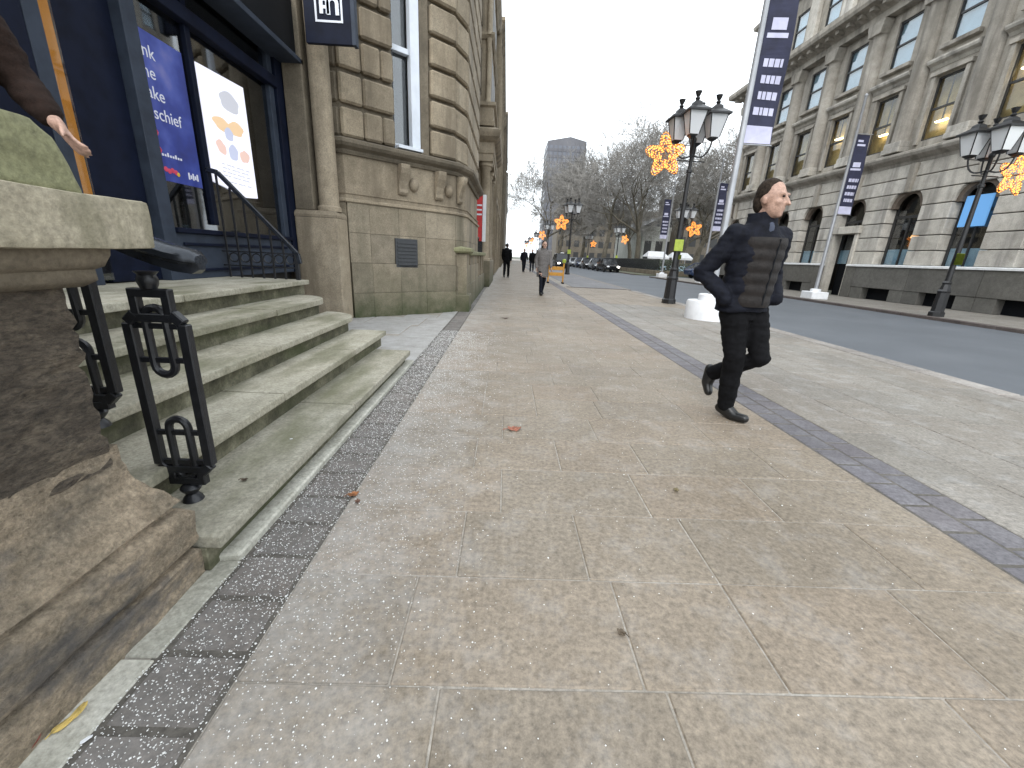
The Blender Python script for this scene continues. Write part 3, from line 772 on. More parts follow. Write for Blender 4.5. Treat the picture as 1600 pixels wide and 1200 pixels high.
# rusticated courses with deep joints
z = 2.81; ci = 0
def rust(a, b_, z0, z1, out, depth=.22, mat='sand'):
    t = (b_-a).normalized(); n_ = Vector((t.y,-t.x))*out
    obj('stone_block', MB().seg(a+n_, b_+n_, z0, z1, depth), M[mat], cb, bevel=.03)
while z < 9.0:
    z1 = z+.392
    rust(PV[0], PV[1]-Vector((.03,0)), z, z1, -.0, mat='sand_dark')
    rust(PV[1], PV[2], z, z1, .03)
    t = PV[3]-PV[2]; 
    if ci % 2: rust(PV[2]+t*.01, PV[3]-t*.02, z, z1, .05)
    else:
        rust(PV[2]+t*.01, PV[2]+t*.58, z, z1, .05); rust(PV[2]+t*.595, PV[3]-t*.02, z, z1, .05)
    t = PV[5]-PV[4]; rust(PV[4]+t*.22, PV[5], z, z1, .06)
    rust(PV[5]+(PV[6]-PV[5])*.02, PV[6], z, z1, .03)
    t = PV[7]-PV[6]
    for k in range(3): rust(PV[6]+t*(k/3+.005), PV[6]+t*((k+1)/3-.003), z, z1, .02)
    if z > 5.6:
        t = PV[4]-PV[3]; rust(PV[3]+t*.02, PV[4]-t*.02, z, z1, .04)
    z += .455; ci += 1
# window in the canted face: recessed white sash, stone reveal
t = (PV[4]-PV[3]).normalized(); n_ = Vector((t.y,-t.x))
def wseg(a, b_, back, th, z0, z1, mat, name, par, bevel=.004):
    p = PV[3]+t*a-n_*back; q = PV[3]+t*b_-n_*back
    return obj(name, MB().seg(p, q, z0, z1, th), mat, par, bevel=bevel)
Lw = (PV[4]-PV[3]).length
wn = wseg(0.0, .05, .10, .1, 2.80, 5.6, M['winframe'], 'window', cb)
wseg(Lw-.20, Lw-.04, .015, .12, 2.86, 5.6, M['winwhite'], 'sash_stile', wn); wseg(.05, Lw-.2, .10, .08, 2.80, 2.90, M['winwhite'], 'bottom_rail', wn)
wseg(.0, Lw-.205, .06, .1, 4.22, 4.30, M['winwhite'], 'meeting_rail', wn); wseg(.05, Lw-.2, .17, .006, 2.90, 5.6, M['glass'], 'pane', wn, 0)
wseg(-.1, Lw+.1, .6, .05, 2.5, 5.8, M['dark_in'], 'pane_backing', wn, 0)
wseg(Lw-.035, Lw+.12, -.0, .25, 2.80, 5.6, M['sand_dark'], 'reveal', cb)
wseg(.02, Lw-.05, -.09, .12, 2.801, 2.85, M['winwhite'], 'window_sill', cb)
# dark vent plate in the plinth
i = 2; t2 = (PV[4]-PV[2]).normalized(); n2 = Vector((t2.y,-t2.x))
def pl(a, b_, out, th, z0, z1, mat, name, par=None, bevel=.003):
    p = PV[2]+t2*a+n2*out; q = PV[2]+t2*b_+n2*out
    return obj(name, MB().seg(p, q, z0, z1, th), mat, par, bevel=bevel)
vp = thing('vent_plate', 'small dark grey louvred metal plate set in the bay plinth', 'vent', tuple(PV[2]+t2*.6)+(.9,))
PLM = paint('vent_metal', (.035,.038,.042), .5)
pl(.44, .88, .055, .05, .86, 1.36, PLM, 'frame', vp)
for k in range(7): pl(.475, .845, .068, .011, .90+k*.062, .935+k*.062, PLM, 'louvre', vp)
# door-side pillar
dp = thing('door_pillar', 'tall pale stone doorway pillar on a plain plinth below the hanging sign', 'pillar', (-2.9, 6.95, 0))
obj('plinth', MB().box(-3.24, -2.60, 6.72, 7.14, 0, 1.58), M['sand'], dp, bevel=.02, segs=2)
obj('plinth_cap', MB().sweep([(-3.24,6.72),(-2.60,6.72),(-2.60,7.14)], [(-.3,1.581),(.0,1.581),(.0,1.62),(-.03,1.66),(-.06,1.68),(-.3,1.68)]), M['sand'], dp)
obj('pilaster', MB().box(-3.24, -2.96, 6.78, 7.14, 1.68, 7.0), M['sand_dark'], dp, bevel=.012)
obj('column_roll', MB().lathe([(.175,1.681),(.175,1.74),(.15,1.76),(.145,1.80),(.14,6.9)], 20, (-2.79, 6.95, 0)), M['sand'], dp, smooth=True)
obj('return_wall', MB().box(-3.29, -3.245, 6.87, 7.19, 0, 7.0), M['sand_dark'], dp)

# ------------------------------------------------------------------ low area wall beyond the bay
lw = thing('area_wall', 'low mossy stone area wall with flat coping beside the bay', 'wall', (-.9, 11, 0))
obj('corner_pier', MB().box(-1.22, -.80, 8.66, 9.16, -.02, 1.16), M['plinth'], lw, bevel=.012)
obj('pier_cap', MB().sweep([(-1.25,8.63),(-.77,8.63),(-.77,9.19),(-1.25,9.19)], [(-.2,1.162),(.02,1.162),(.06,1.20),(.06,1.25),(.02,1.27),(-.2,1.30)]), M['mossy'], lw)
obj('pier_base', MB().box(-1.27, -.745, 8.60, 9.22, -.03, .34), M['plinth'], lw, bevel=.02)
for k in range(6):
    y0 = 9.24+k*1.05; obj('stone_block', MB().box(-1.0, -.80, y0, y0+1.03, -.02, .52), M['plinth'], lw, bevel=.01)
    obj('dwarf_pier', MB().box(-.98, -.82, y0+.40, y0+.62, .521, 1.12), M['sand'], lw, bevel=.01)
obj('coping', MB().box(-1.05, -.76, 9.26, 15.5, 1.122, 1.22), M['mossy'], lw, bevel=.02)
mb = MB(); mb.box(-.92,-.88,10.0,15.5,1.62,1.66)
for k in range(12): mb.box(-.915,-.885,10.05+k*.48,10.08+k*.48,1.22,1.62)
obj('iron_railing', mb, M['iron'], lw)
# red projecting sign
rsn = thing('projecting_sign', 'tall red and white projecting sign above the low area wall', 'sign', (-1.2, 13.5, 1.6))
obj('board', MB().box(-1.03, -.80, 13.5, 13.56, 1.55, 2.87), M['red'], rsn, bevel=.01)
obj('side_panel', MB().box(-.798, -.69, 13.49, 13.57, 1.54, 2.88), M['white'], rsn, bevel=.01)
mb = MB()
for k in range(3): mb.box(-1.01, -.815, 13.492, 13.499, 2.30+k*.13, 2.345+k*.13)
obj('lettering', mb, SILB, rsn)
obj('arm', MB().box(-2.0, -1.13, 13.52, 13.54, 2.6, 2.64), M['iron'], rsn)

# ------------------------------------------------------------------ building with carved oriel
b2 = thing('oriel_building', 'cream sandstone building with carved oriel and columned porch along the left pavement', 'building', (-1.5, 18, 0))
obj('wall', MB().box(-9, -1.35, 12.05, 15.9, 0, 11.5), M['sand_dark'], b2)
obj('wall', MB().box(-9, -1.15, 15.905, 26, 0, 13.0), M['sand'], b2)
obj('porch_plinth', MB().box(-1.45, -.62, 15.95, 20.2, 0, .95), M['plinth'], b2, bevel=.02)
cm = MB().lathe([(.25,.951),(.25,1.02),(.20,1.05),(.205,1.10),(.185,1.16),(.165,4.0),(.20,4.05),(.21,4.12),(.25,4.15),(.25,4.28)], 18, (0,0,0)).mesh('column', 0, True); cm.materials.append(M['sand'])
for yy in (16.25, 18.0, 19.8):
    o = obj('column', cm, None, b2); o.location = (-.88, yy, 0)
obj('entablature', MB().sweep([(-1.6,15.95),(-.62,15.95),(-.62,20.2),(-1.6,20.2)], [(-.5,4.281),(.0,4.281),(.0,4.5),(.03,4.52),(.03,4.85),(.12,4.9),(.22,5.0),(.25,5.12),(.25,5.2),(.05,5.3),(-.5,5.35)]), M['sand'], b2)
obj('balcony_parapet', MB().sweep([(-1.6,15.95),(-.62,15.95),(-.62,20.2),(-1.6,20.2)], [(-.25,5.36),(.02,5.36),(.02,5.5),(-.03,5.52),(-.03,5.9),(.05,5.95),(.05,6.05),(-.25,6.06)]), M['sand'], b2)
obj('oriel', MB().box(-1.7, -.78, 16.1, 20.0, 6.0, 12.2), M['sand'], b2, bevel=.02)
for k, (z0, z1) in enumerate(((6.3,7.6),(8.2,9.5),(10.1,11.4))):
    obj('carved_panel', MB().box(-1.5, -1.08, 16.03, 16.12, z0, z1), M['sand_dark'], b2, bevel=.015)
    obj('carved_figure', MB().lathe([(.08,0),(.16,.1),(.13,.4),(.17,.65),(.09,.82),(.1,.95),(.05,1.08)], 10, (-1.29, 16.02, z0+.08)), M['sand'], b2, smooth=True)
    obj('colonnette', MB().lathe([(.10,z0-.25),(.07,z0-.1),(.07,z1+.1),(.11,z1+.25)], 12, (-.86, 16.06, 0)), M['sand'], b2, smooth=True)
    obj('oriel_cornice', MB().sweep([(-1.72,16.1),(-.78,16.1),(-.78,20.0)], [(-.1,z1+.25),(.04,z1+.25),(.10,z1+.36),(.10,z1+.42),(-.1,z1+.45)]), M['sand'], b2)
    for yy in (16.8, 17.9, 19.0): obj('window', MB().box(-.80, -.772, yy, yy+.75, z0, z1), M['winframe'], b2)
obj('eave_cornice', MB().sweep([(-1.75,16.0),(-.85,16.0),(-.85,26)], [(-.4,12.21),(.0,12.21),(.1,12.4),(.12,12.6),(-.4,12.7)]), M['sand'], b2)
for k in range(5):
    z0 = 1.2+k*2.3
    for yy in (12.6, 14.2): obj('window', MB().box(-1.37, -1.345, yy, yy+.8, z0+.2, z0+1.6), M['winframe'], b2)
    for yy in (21.0, 22.7, 24.4): obj('window', MB().box(-1.17, -1.145, yy, yy+.9, z0, z0+1.5), M['winframe'], b2)
# further street fronts
def front(name, label, X, y0, y1, h, mat, n, fl, zf=1.0, dep=9):
    t = thing(name, label, 'building', (X, (y0+y1)/2, 0), group='fronts further along the left pavement')
    obj('wall', MB().box(X-dep, X, y0, y1, 0, h), M[mat], t)
    obj('cornice', MB().sweep([(X-.2,y0+.01),(X,y0+.01),(X,y1-.01)], [(-.1,h),(.05,h),(.28,h+.25),(.28,h+.4),(-.1,h+.5)]), M[mat], t)
    obj('string_course', MB().sweep([(X,y0+.02),(X,y1-.02)], [(-.05,4.2),(.12,4.2),(.12,4.45),(-.05,4.5)]), M[mat], t)
    bw = (y1-y0)/n; wm = None
    for j in range(fl):
        for i in range(n):
            z0 = zf+j*(h-1.5)/fl
            o = obj('window', MB().box(X-.02, X+.012, -bw*.25, bw*.25, 0, (h-1.5)/fl*.62), M['winframe'], t) if wm is None else wm.copy()
            if wm is None: wm = o
            else: COL.objects.link(o)
            o.location = (0, y0+bw*(i+.5), z0)
    for i in range(n+1):
        obj('pilaster', MB().box(X+.001, X+.12, y0+bw*i-.2 if 0 < i < n else (y0 if i == 0 else y1-.3), y0+bw*i+.2 if 0 < i < n else (y0+.3 if i == 0 else y1), 0, h-.02), M[mat], t)
front('terrace_front', 'buff stone front just past the carved oriel', -.85, 26.05, 44, 12.5, 'sand', 6, 4)
front('terrace_front', 'darker stone front midway down the left pavement', -.7, 44.05, 70, 13.5, 'sand_dark', 8, 4)
front('terrace_front', 'farthest grey stone front at the vanishing end of the left pavement', -.6, 70.05, 130, 13, 'portland_up', 14, 4)
# ------------------------------------------------------------------ grand stone building across the road
gb = thing('bank_building', 'grand grey stone building with ground floor arches and giant pilasters across the road', 'building', (17.5, 24, 0))
XB = 17.1; BW = 2.8; BAYS = [10.6+BW*i for i in range(9)]     # bay centres
AR, ZS = .78, 3.95                                             # arch radius, springing height
def gobj(name, mb, mat, bevel=0, smooth=False, par=gb): return obj(name, mb, mat, par, bevel, smooth)
def rep(o, ys):
    for y in ys[1:]:
        c = o.copy(); COL.objects.link(c); c.location = (0, y-ys[0], 0)
        for ch in o.children:
            d = ch.copy(); COL.objects.link(d); d.parent = c
yb = BAYS[0]
def halfopen(z):
    if z <= ZS: return AR
    if z >= ZS+AR: return 0
    return math.sqrt(AR*AR-(z-ZS)**2)
DOOR = BAYS[4]
# plinth
for i, y in enumerate(BAYS):
    if y == DOOR: 
        gobj('plinth_block', MB().box(XB-.22, XB+.4, y-1.4+.006, y-.82, 0, 1.46), M['granite'], .01)
        gobj('plinth_block', MB().box(XB-.22, XB+.4, y+.82, y+1.4-.006, 0, 1.46), M['granite'], .01); continue
    gobj('plinth_block', MB().box(XB-.22, XB+.4, y-1.394, y+1.394, .52, 1.46), M['granite'], .012)
    gobj('plinth_block', MB().box(XB-.20, XB+.4, y-1.394, y-.72, 0, .519), M['granite'], .012)
    gobj('plinth_block', MB().box(XB-.20, XB+.4, y+.72, y+1.394, 0, .519), M['granite'], .012)
    gobj('basement_vent', MB().box(XB+.12, XB+.16, y-.72, y+.72, .0, .519), M['black'])
for a, b_ in ((BAYS[0]-1.4, DOOR-.83), (DOOR+.83, BAYS[-1]+1.4)):
    gobj('plinth_ledge', MB().sweep([(XB-.22,b_),(XB-.22,a)], [(-.4,1.461),(.05,1.461),(.05,1.53),(.0,1.56),(-.4,1.57)]), M['ledge'])
# rusticated piers and arch courses: each course is a block spanning from arch to arch
z = 1.575; k = 0
H_ = .60
while z < 5.65:
    z1 = min(z+H_-.035, 5.70)
    zs = [z+(z1-z)*j/5 for j in range(6)]
    rt = [(yb+BW-halfopen(q), q) for q in zs]; lf = [(yb+halfopen(q), q) for q in reversed(zs)]
    if halfopen((z+z1)/2) == 0: rt = [(yb+BW-.012, z), (yb+BW-.012, z1)]; lf = [(yb+.012, z1), (yb+.012, z)]
    o = gobj('stone_block', MB().prism(lf[::-1][:1] and (rt+lf), 'x', XB-.02, XB+.42), M['portland'], .018)
    rep(o, BAYS[:-1])
    z += H_; k += 1
gobj('end_pier', MB().box(XB-.02, XB+.42, BAYS[-1]+AR+.03, BAYS[-1]+1.7, 1.575, 5.7), M['portland'], .02)
gobj('end_pier', MB().box(XB-.02, XB+.42, BAYS[0]-1.7, BAYS[0]-AR, 1.575, 5.7), M['portland'], .02)
gobj('wall_core', MB().box(XB+.05, XB+.4, BAYS[0]-1.6, BAYS[-1]+1.6, 4.80, 5.69), M['archdark'])
# archivolt + keystone + window per bay
n_ = 14
def ring(r0, r1, x0, x1, y):
    mb = MB(); vs = []
    for r_ in (r0, r1):
        for xx in (x0, x1):
            for i in range(n_+1):
                a = math.pi*i/n_; vs.append((xx, y+r_*math.cos(a), ZS+r_*math.sin(a)))
    m = n_+1; fs = []
    for i in range(n_): fs += [(i, i+1, 2*m+i+1, 2*m+i), (m+i, 3*m+i, 3*m+i+1, m+i+1), (i, m+i, m+i+1, i+1), (2*m+i, 2*m+i+1, 3*m+i+1, 3*m+i)]
    return mb.add(vs, fs)
arch_b = [y for y in BAYS if y != DOOR]
o = gobj('archivolt', ring(AR-.20, AR-.004, XB+.10, XB+.30, yb), M['archdark'], .01); rep(o, BAYS)
o = gobj('keystone', MB().prism([(yb-.16,5.68),(yb+.16,5.68),(yb+.11,4.55),(yb-.11,4.55)], 'x', XB-.16, XB+.2), M['portland_up'], .02); rep(o, BAYS)
wi = gobj('window', MB().box(XB+.40, XB+.46, yb-AR, yb-AR+.09, 1.58, ZS).box(XB+.40, XB+.46, yb+AR-.09, yb+AR, 1.58, ZS).box(XB+.40, XB+.46, yb-AR+.09, yb+AR-.09, 3.55, 3.66).box(XB+.40, XB+.46, yb-.03, yb+.03, 1.58, 3.55), M['winframe'])
obj('pane', MB().box(XB+.44, XB+.445, yb-AR, yb+AR, 1.575, ZS+AR), M['glass'], wi)
obj('pane_backing', MB().box(XB+2.2, XB+2.3, yb-1.39, yb+1.39, .1, 5.6), M['dark_in'], wi)
obj('low_screen', MB().box(XB+.47, XB+.48, yb-AR+.05, yb+AR-.05, 1.58, 2.25), M['sky_blue'], wi)
rep(wi, BAYS)
wins0 = wi
# portal
gobj('portal_frame', MB().box(XB-.1, XB+.3, DOOR-.82, DOOR-.62, 0, 3.0).box(XB-.1, XB+.3, DOOR+.62, DOOR+.82, 0, 3.0).box(XB-.18, XB+.3, DOOR-.9, DOOR+.9, 3.001, 3.35), M['portland'], .02)
gobj('door', MB().box(XB+.5, XB+.58, DOOR-.62, DOOR+.62, 0, 3.0), M['black'], .01)
# cornice over ground floor
ends = (BAYS[-1]+1.72, BAYS[0]-1.7)
gobj('string_cornice', MB().sweep([(XB+.6,ends[0]),(XB,ends[0]),(XB,ends[1])], [(-.5,5.71),(.0,5.71),(.03,5.82),(.12,5.88),(.30,5.98),(.36,6.08),(.36,6.16),(.10,6.26),(-.5,6.30)]), M['portland_up'])
# upper storeys: wall panels round openings, one mesh per bay
def panelwall(y, z0, z1, wz0, wz1, hw, x0, x1):
    return MB().box(x0, x1, y-1.4, y-hw, z0, z1).box(x0, x1, y+hw, y+1.4, z0, z1).box(x0, x1, y-hw, y+hw, z0, wz0).box(x0, x1, y-hw, y+hw, wz1, z1)
def upwin(y, z0, z1, hw, lit, mat_in, mdep, gl='glass', xr=XB+.39):
    w_ = gobj('window', MB().box(xr-.04, xr+.04, y-hw, y-hw+.045, z0, z1).box(xr-.04, xr+.04, y+hw-.045, y+hw, z0, z1).box(xr-.04, xr+.04, y-hw+.045, y+hw-.045, (z0+z1)/2-.04, (z0+z1)/2+.04).box(xr-.04, xr+.04, y-hw+.045, y+hw-.045, z1-.07, z1).box(xr-.04, xr+.04, y-hw+.045, y+hw-.045, z0, z0+.06), M['winframe'])
    obj('pane', MB().box(xr, xr+.005, y-hw, y+hw, z0, z1), M[gl], w_)
    obj('pane_backing', MB().box(xr+mdep, xr+mdep+.05, y-1.39, y+1.39, z0-.5, z1+.5), mat_in, w_)
    return w_
o = gobj('wall_panel', panelwall(yb, 6.29, 9.30, 6.62, 8.95, .58, XB+.28, XB+.37), M['portland_up']); rep(o, BAYS)
o = gobj('wall_panel', panelwall(yb, 9.301, 12.45, 10.12, 12.05, .56, XB+.28, XB+.37), M['portland_up']); rep(o, BAYS)
o = upwin(yb, 6.62, 8.95, .58, True, M['room'], .30, 'glass_low'); rep(o, BAYS)
o = upwin(yb, 10.12, 12.05, .56, True, M['sky_blue'], .09); rep(o, BAYS)  # sky reflection painted as a pale blue sheet behind each pane
o = gobj('window_surround', MB().box(XB+.18, XB+.279, yb-.76, yb-.585, 6.5, 9.0).box(XB+.18, XB+.279, yb+.585, yb+.76, 6.5, 9.0).box(XB+.12, XB+.279, yb-.82, yb+.82, 9.001, 9.16), M['portland_up'], .012); rep(o, BAYS)
o = gobj('spandrel_cornice', MB().sweep([(XB+.28,yb+1.0),(XB+.28,yb-1.0)], [(-.05,9.31),(.02,9.31),(.10,9.42),(.26,9.50),(.30,9.58),(.30,9.64),(.05,9.74),(-.05,9.76)]), M['portland']); rep(o, BAYS)
o = gobj('sill', MB().box(XB+.08, XB+.279, yb-.75, yb+.75, 9.95, 10.10), M['portland_up'], .01); rep(o, BAYS)
pil = [BAYS[0]-1.4]+[y+1.4 for y in BAYS]
p0 = pil[0]
mb = MB().lathe([(.36,6.75),(.345,7.5),(.335,9.5),(.30,11.75),(.31,11.8),(.36,11.86)], 20, (XB+.22, p0, 0))
o = gobj('pilaster', mb, M['portland_up'], 0, True); rep(o, pil)
o = gobj('pilaster_base', MB().box(XB-.22, XB+.29, p0-.44, p0+.44, 6.31, 6.52).box(XB-.18, XB+.29, p0-.41, p0+.41, 6.521, 6.75), M['portland'], .02); rep(o, pil)
o = gobj('pilaster_capital', MB().prism([(p0-.34,11.865),(p0+.34,11.865),(p0+.46,12.3),(p0+.46,12.42),(p0-.46,12.42),(p0-.46,12.3)], 'x', XB-.2, XB+.285), M['portland_up'], .02); rep(o, pil)
gobj('main_cornice', MB().sweep([(XB+.9,ends[0]),(XB,ends[0]),(XB,ends[1])], [(-.6,12.451),(.12,12.451),(.12,12.75),(.20,12.80),(.42,12.95),(.85,13.02),(.92,13.15),(.92,13.35),(.60,13.48),(-.6,13.6)]), M['portland_up'])
o = gobj('modillion', MB().box(XB-.62, XB-.1, yb-.12, yb+.12, 12.82, 13.0), M['portland_up'], .02); rep(o, [BAYS[0]+i*.7 for i in range(36)])
o = gobj('attic_wall', panelwall(yb, 13.6, 17.0, 14.3, 16.1, .55, XB+.3, XB+.37), M['portland_up']); rep(o, BAYS)
o = upwin(yb, 14.3, 16.1, .55, False, M['sky_blue'], .09); rep(o, BAYS)  # attic panes backed with the same painted sky reflection
o = gobj('attic_pier', MB().box(XB+.05, XB+.299, p0-.38, p0+.38, 13.6, 17.0), M['portland'], .02); rep(o, pil)
gobj('attic_cornice', MB().sweep([(XB+.9,ends[0]),(XB+.2,ends[0]),(XB+.2,ends[1])], [(-.4,17.0),(.1,17.0),(.4,17.2),(.45,17.4),(-.4,17.5)]), M['portland_up'])
SLATE = paint('slate_roof', (.06,.062,.07), .5, 0, .2, 3)
gobj('roof', MB().prism([(XB+.3,17.5),(XB+2.2,20.2),(XB+14,20.2),(XB+14,17.5)], 'y', ends[1], ends[0]), SLATE)
gobj('end_wall', MB().box(XB+.51, XB+14, ends[0]-.5, ends[0]-.01, 0, 17.0), M['portland_up'])
for j in range(4):
    for i in range(4):
        gobj('window', MB().box(XB+1.6+i*2.9, XB+2.8+i*2.9, ends[0]-.03, ends[0]+.02, 2.0+j*3.9, 4.2+j*3.9), M['winframe'])
for j, zz in enumerate((5.705, 9.15, 12.3)): gobj('floor_slab', MB().box(XB+.52, XB+6, ends[1], ends[0]-.52, zz, zz+.14), M['dark_in'])
# ceiling lights seen through the panes
lt = MB().box(-.06, .06, -.24, .24, -.025, .025).mesh('ceiling_light', .01); lt.materials.append(M['striplight'])
for i, (x, y, zz, lab) in enumerate(((17.63, BAYS[3]+.1, 7.3, 'lowest'), (17.63, BAYS[4]+.05, 7.45, ''), (17.63, BAYS[2]+.2, 8.2, ''), (17.63, BAYS[5]+.2, 8.0, ''))):
    o = bpy.data.objects.new('ceiling_light', lt); COL.objects.link(o); o.location = (x, y, zz)
    tag(o, ['glowing ceiling strip behind the first floor window right of the tall flagpole banner', 'glowing ceiling strip behind the first floor window beside the flagpole banner top',
            'glowing ceiling strip behind the first floor window nearest the right edge', 'glowing ceiling strip behind the first floor window left of the flagpole banner'][i], 'ceiling light', 'ceiling lights in the stone building')
    obj('stem', MB().box(-.02,.02,-.02,.02,.025, (9.15 if zz < 9 else 12.3)-zz-.002), M['winframe'], o, local=True)
o = obj('wall_screen', MB().box(XB+.22, XB+.27, BAYS[2]-.42, BAYS[2]+.52, 3.02, 4.12), M['bluescreen'], bevel=.01); tag(o, 'glowing blue notice screen inside the arched window nearest the right edge', 'screen')
for y, zz, w_ in ((BAYS[3], 2.75, .42), (BAYS[5]-.1, 2.55, .35)):
    o = obj('shop_lamp', MB().lathe([(.03,.3),(.05,.28),(.16,.08),(.18,.0)], 12, (XB+.9, y, zz)), emit('amber_shade', (1,.5,.2), 1.4), smooth=True)
    tag(o, 'small amber lampshade glowing in the arched window ' + ('right of the portal' if y == BAYS[3] else 'left of the portal'), 'lamp', 'lamps in the arched windows')

# ------------------------------------------------------------------ street lamps with star lights
def make_lamp():
    t = thing('street_lamp', 'x', 'street lamp')
    obj('base', MB().lathe([(.20,-.02),(.20,.12),(.165,.15),(.15,.7),(.165,.75),(.13,.80),(.10,.95),(.12,1.0),(.085,1.05)], 8, (0,0,0), R(22.5)), M['lamp'], t, local=True)
    obj('column', MB().lathe([(.075,1.045),(.062,2.5),(.055,3.6),(.08,3.62),(.08,3.68),(.05,3.7),(.045,4.35),(.07,4.38),(.07,4.45),(.03,4.5),(.03,4.72),(.0605,4.76),(.03,4.85)], 12), M['lamp'], t, smooth=True, local=True)
    obj('ladder_bar', MB().tube([(-.38,0,3.9),(.38,0,3.9)], .016, 8), M['lamp'], t, local=True)
    for k in range(4):
        a = R(-30+90*k); ux, uy = math.cos(a), math.sin(a); rd = .46
        pts = []
        for i in range(9):
            s = i/8; rr = rd*math.sin(s*math.pi/2); zz = 4.05+.28*(s**2)*1.4+.12*math.sin(s*math.pi)*-1
            pts.append((ux*rr, uy*rr, zz))
        obj('arm', MB().tube(pts, .022, 8), M['lamp'], t, smooth=True, local=True)
        cx, cy = ux*rd, uy*rd; zb = 4.44
        def sq(z_, h_): return [(cx+sx*h_, cy+sy*h_, z_) for sx, sy in ((-1,-1),(1,-1),(1,1),(-1,1))]
        body = MB(); vs = sq(zb, .125)+sq(zb+.52, .225)
        body.add(vs, [(0,1,5,4),(1,2,6,5),(2,3,7,6),(3,0,4,7),(0,3,2,1)])
        g_ = obj('lantern', body, M['lampglass'], t, local=True)
        rf = MB(); rf.add(sq(zb+.51,.29)+sq(zb+.55,.29)+sq(zb+.68,.11)+sq(zb+.74,.10)+sq(zb+.79,.04), [(0,3,2,1)]+[(4*j+i, 4*j+(i+1)%4, 4*j+4+(i+1)%4, 4*j+4+i) for j in range(4) for i in range(4)]+[(16,17,18,19)])
        obj('lantern_roof', rf, M['lamp'], g_, local=True)
        obj('finial', MB().lathe([(.035,zb+.785),(.065,zb+.83),(.035,zb+.87),(.06,zb+.91),(.09,zb+.99),(.065,zb+.995),(.015,zb+1.0)], 8, (cx,cy,0)), M['lamp'], g_, local=True)
        fm = MB()
        for sx, sy in ((-1,-1),(1,-1),(1,1),(-1,1)): fm.tube([(cx+sx*.127,cy+sy*.127,zb),(cx+sx*.227,cy+sy*.227,zb+.52)], .014, 4)
        fm.lathe([(.06,zb-.08),(.14,zb-.03),(.15,zb-.002)], 4, (cx,cy,0), R(45))
        obj('lantern_frame', fm, M['lamp'], g_, local=True)
    return t
def starcurve(R_, k, n=50, ph=math.pi/2):
    pts = []
    for i in range(n):
        a = 2*math.pi*i/n; r_ = R_*(.76+k*math.cos(5*a))
        pts.append((r_*math.cos(a+ph), 0, r_*math.sin(a+ph)))
    return pts
def make_star():
    t = thing('star_light', 'x', 'star light')
    curves = [starcurve(.56*s_, k, 60) for s_, k in ((1,.23),(.86,.245),(.70,.25),(.52,.24),(.34,.2))]
    for j in range(5):
        a = math.pi/2+2*math.pi*j/5
        curves.append([(math.cos(a)*.40+.07*math.cos(b*math.pi/6), .0, math.sin(a)*.40+.07*math.sin(b*math.pi/6)) for b in range(12)])
    mb = MB(); wr = MB(); rr = random.Random(4)
    for cv in curves:
        wr.tube([(p[0], .012, p[2]) for p in cv], .006, 4, close=True)
        acc = 0.0
        for q in range(len(cv)):
            p, n2 = Vector(cv[q]), Vector(cv[(q+1) % len(cv)]); acc += (n2-p).length
            if acc < .048: continue
            acc = 0; r_ = rr.uniform(.013, .020); x, y, z = p.x+rr.uniform(-.008,.008), rr.uniform(-.02,.01), p.z+rr.uniform(-.008,.008)
            mb.add([(x+r_,y,z),(x-r_,y,z),(x,y+r_,z),(x,y-r_,z),(x,y,z+r_),(x,y,z-r_)], [(0,2,4),(2,1,4),(1,3,4),(3,0,4),(2,0,5),(1,2,5),(3,1,5),(0,3,5)])
    o = obj('bulbs', mb, M['gold'], t, local=True); o['kind'] = 'stuff'
    obj('wire', wr, M['gold_dim'], t, local=True)
    fr = MB().tube(starcurve(.58, .23), .010, 5, close=True)
    for j in range(5):
        a = math.pi/2+2*math.pi*j/5; fr.tube([(0,.03,0),(math.cos(a)*.54,.03,math.sin(a)*.54)], .008, 5)
    obj('wire_frame', fr, M['goldwire'], t, local=True)
    return t
lamp0 = make_lamp(); star0 = make_star()
SIDE = [(5.0,12.66,-1),(4.75,33,-1),(4.95,53,-1),(5.0,73,-1),(5.0,93,-1),(5.0,113,-1),(13.25,12.5,1),(13.1,32.5,1),(13.3,52,1),(13.35,71,1)]
LN = ['black four-lantern street lamp on the near pavement behind the walking man', 'second street lamp along the near kerb beside the loading bay', 'third street lamp along the near kerb', 'fourth street lamp along the near kerb, far off', 'fifth street lamp along the near kerb, tiny', 'farthest street lamp along the near kerb, tiny',
      'black four-lantern street lamp before the stone arches at the right edge', 'street lamp on the far pavement seen just left of the walking man', 'street lamp by the churchyard kerb past the side road', 'farthest street lamp by the churchyard kerb']
SN = ['large glowing amber star left of the nearest lamp post', 'glowing amber star over the loading bay, second along the near kerb', 'small amber star, third along the near kerb', 'small amber star, fourth along the near kerb', 'tiny amber star, fifth along the near kerb', 'tiny amber star farthest along the near kerb',
      'large amber star cut off by the right edge', 'amber star on the lamp just left of the walking man', 'small amber star on the churchyard lamp by the parked cars', 'smallest amber star on the farther churchyard lamp']
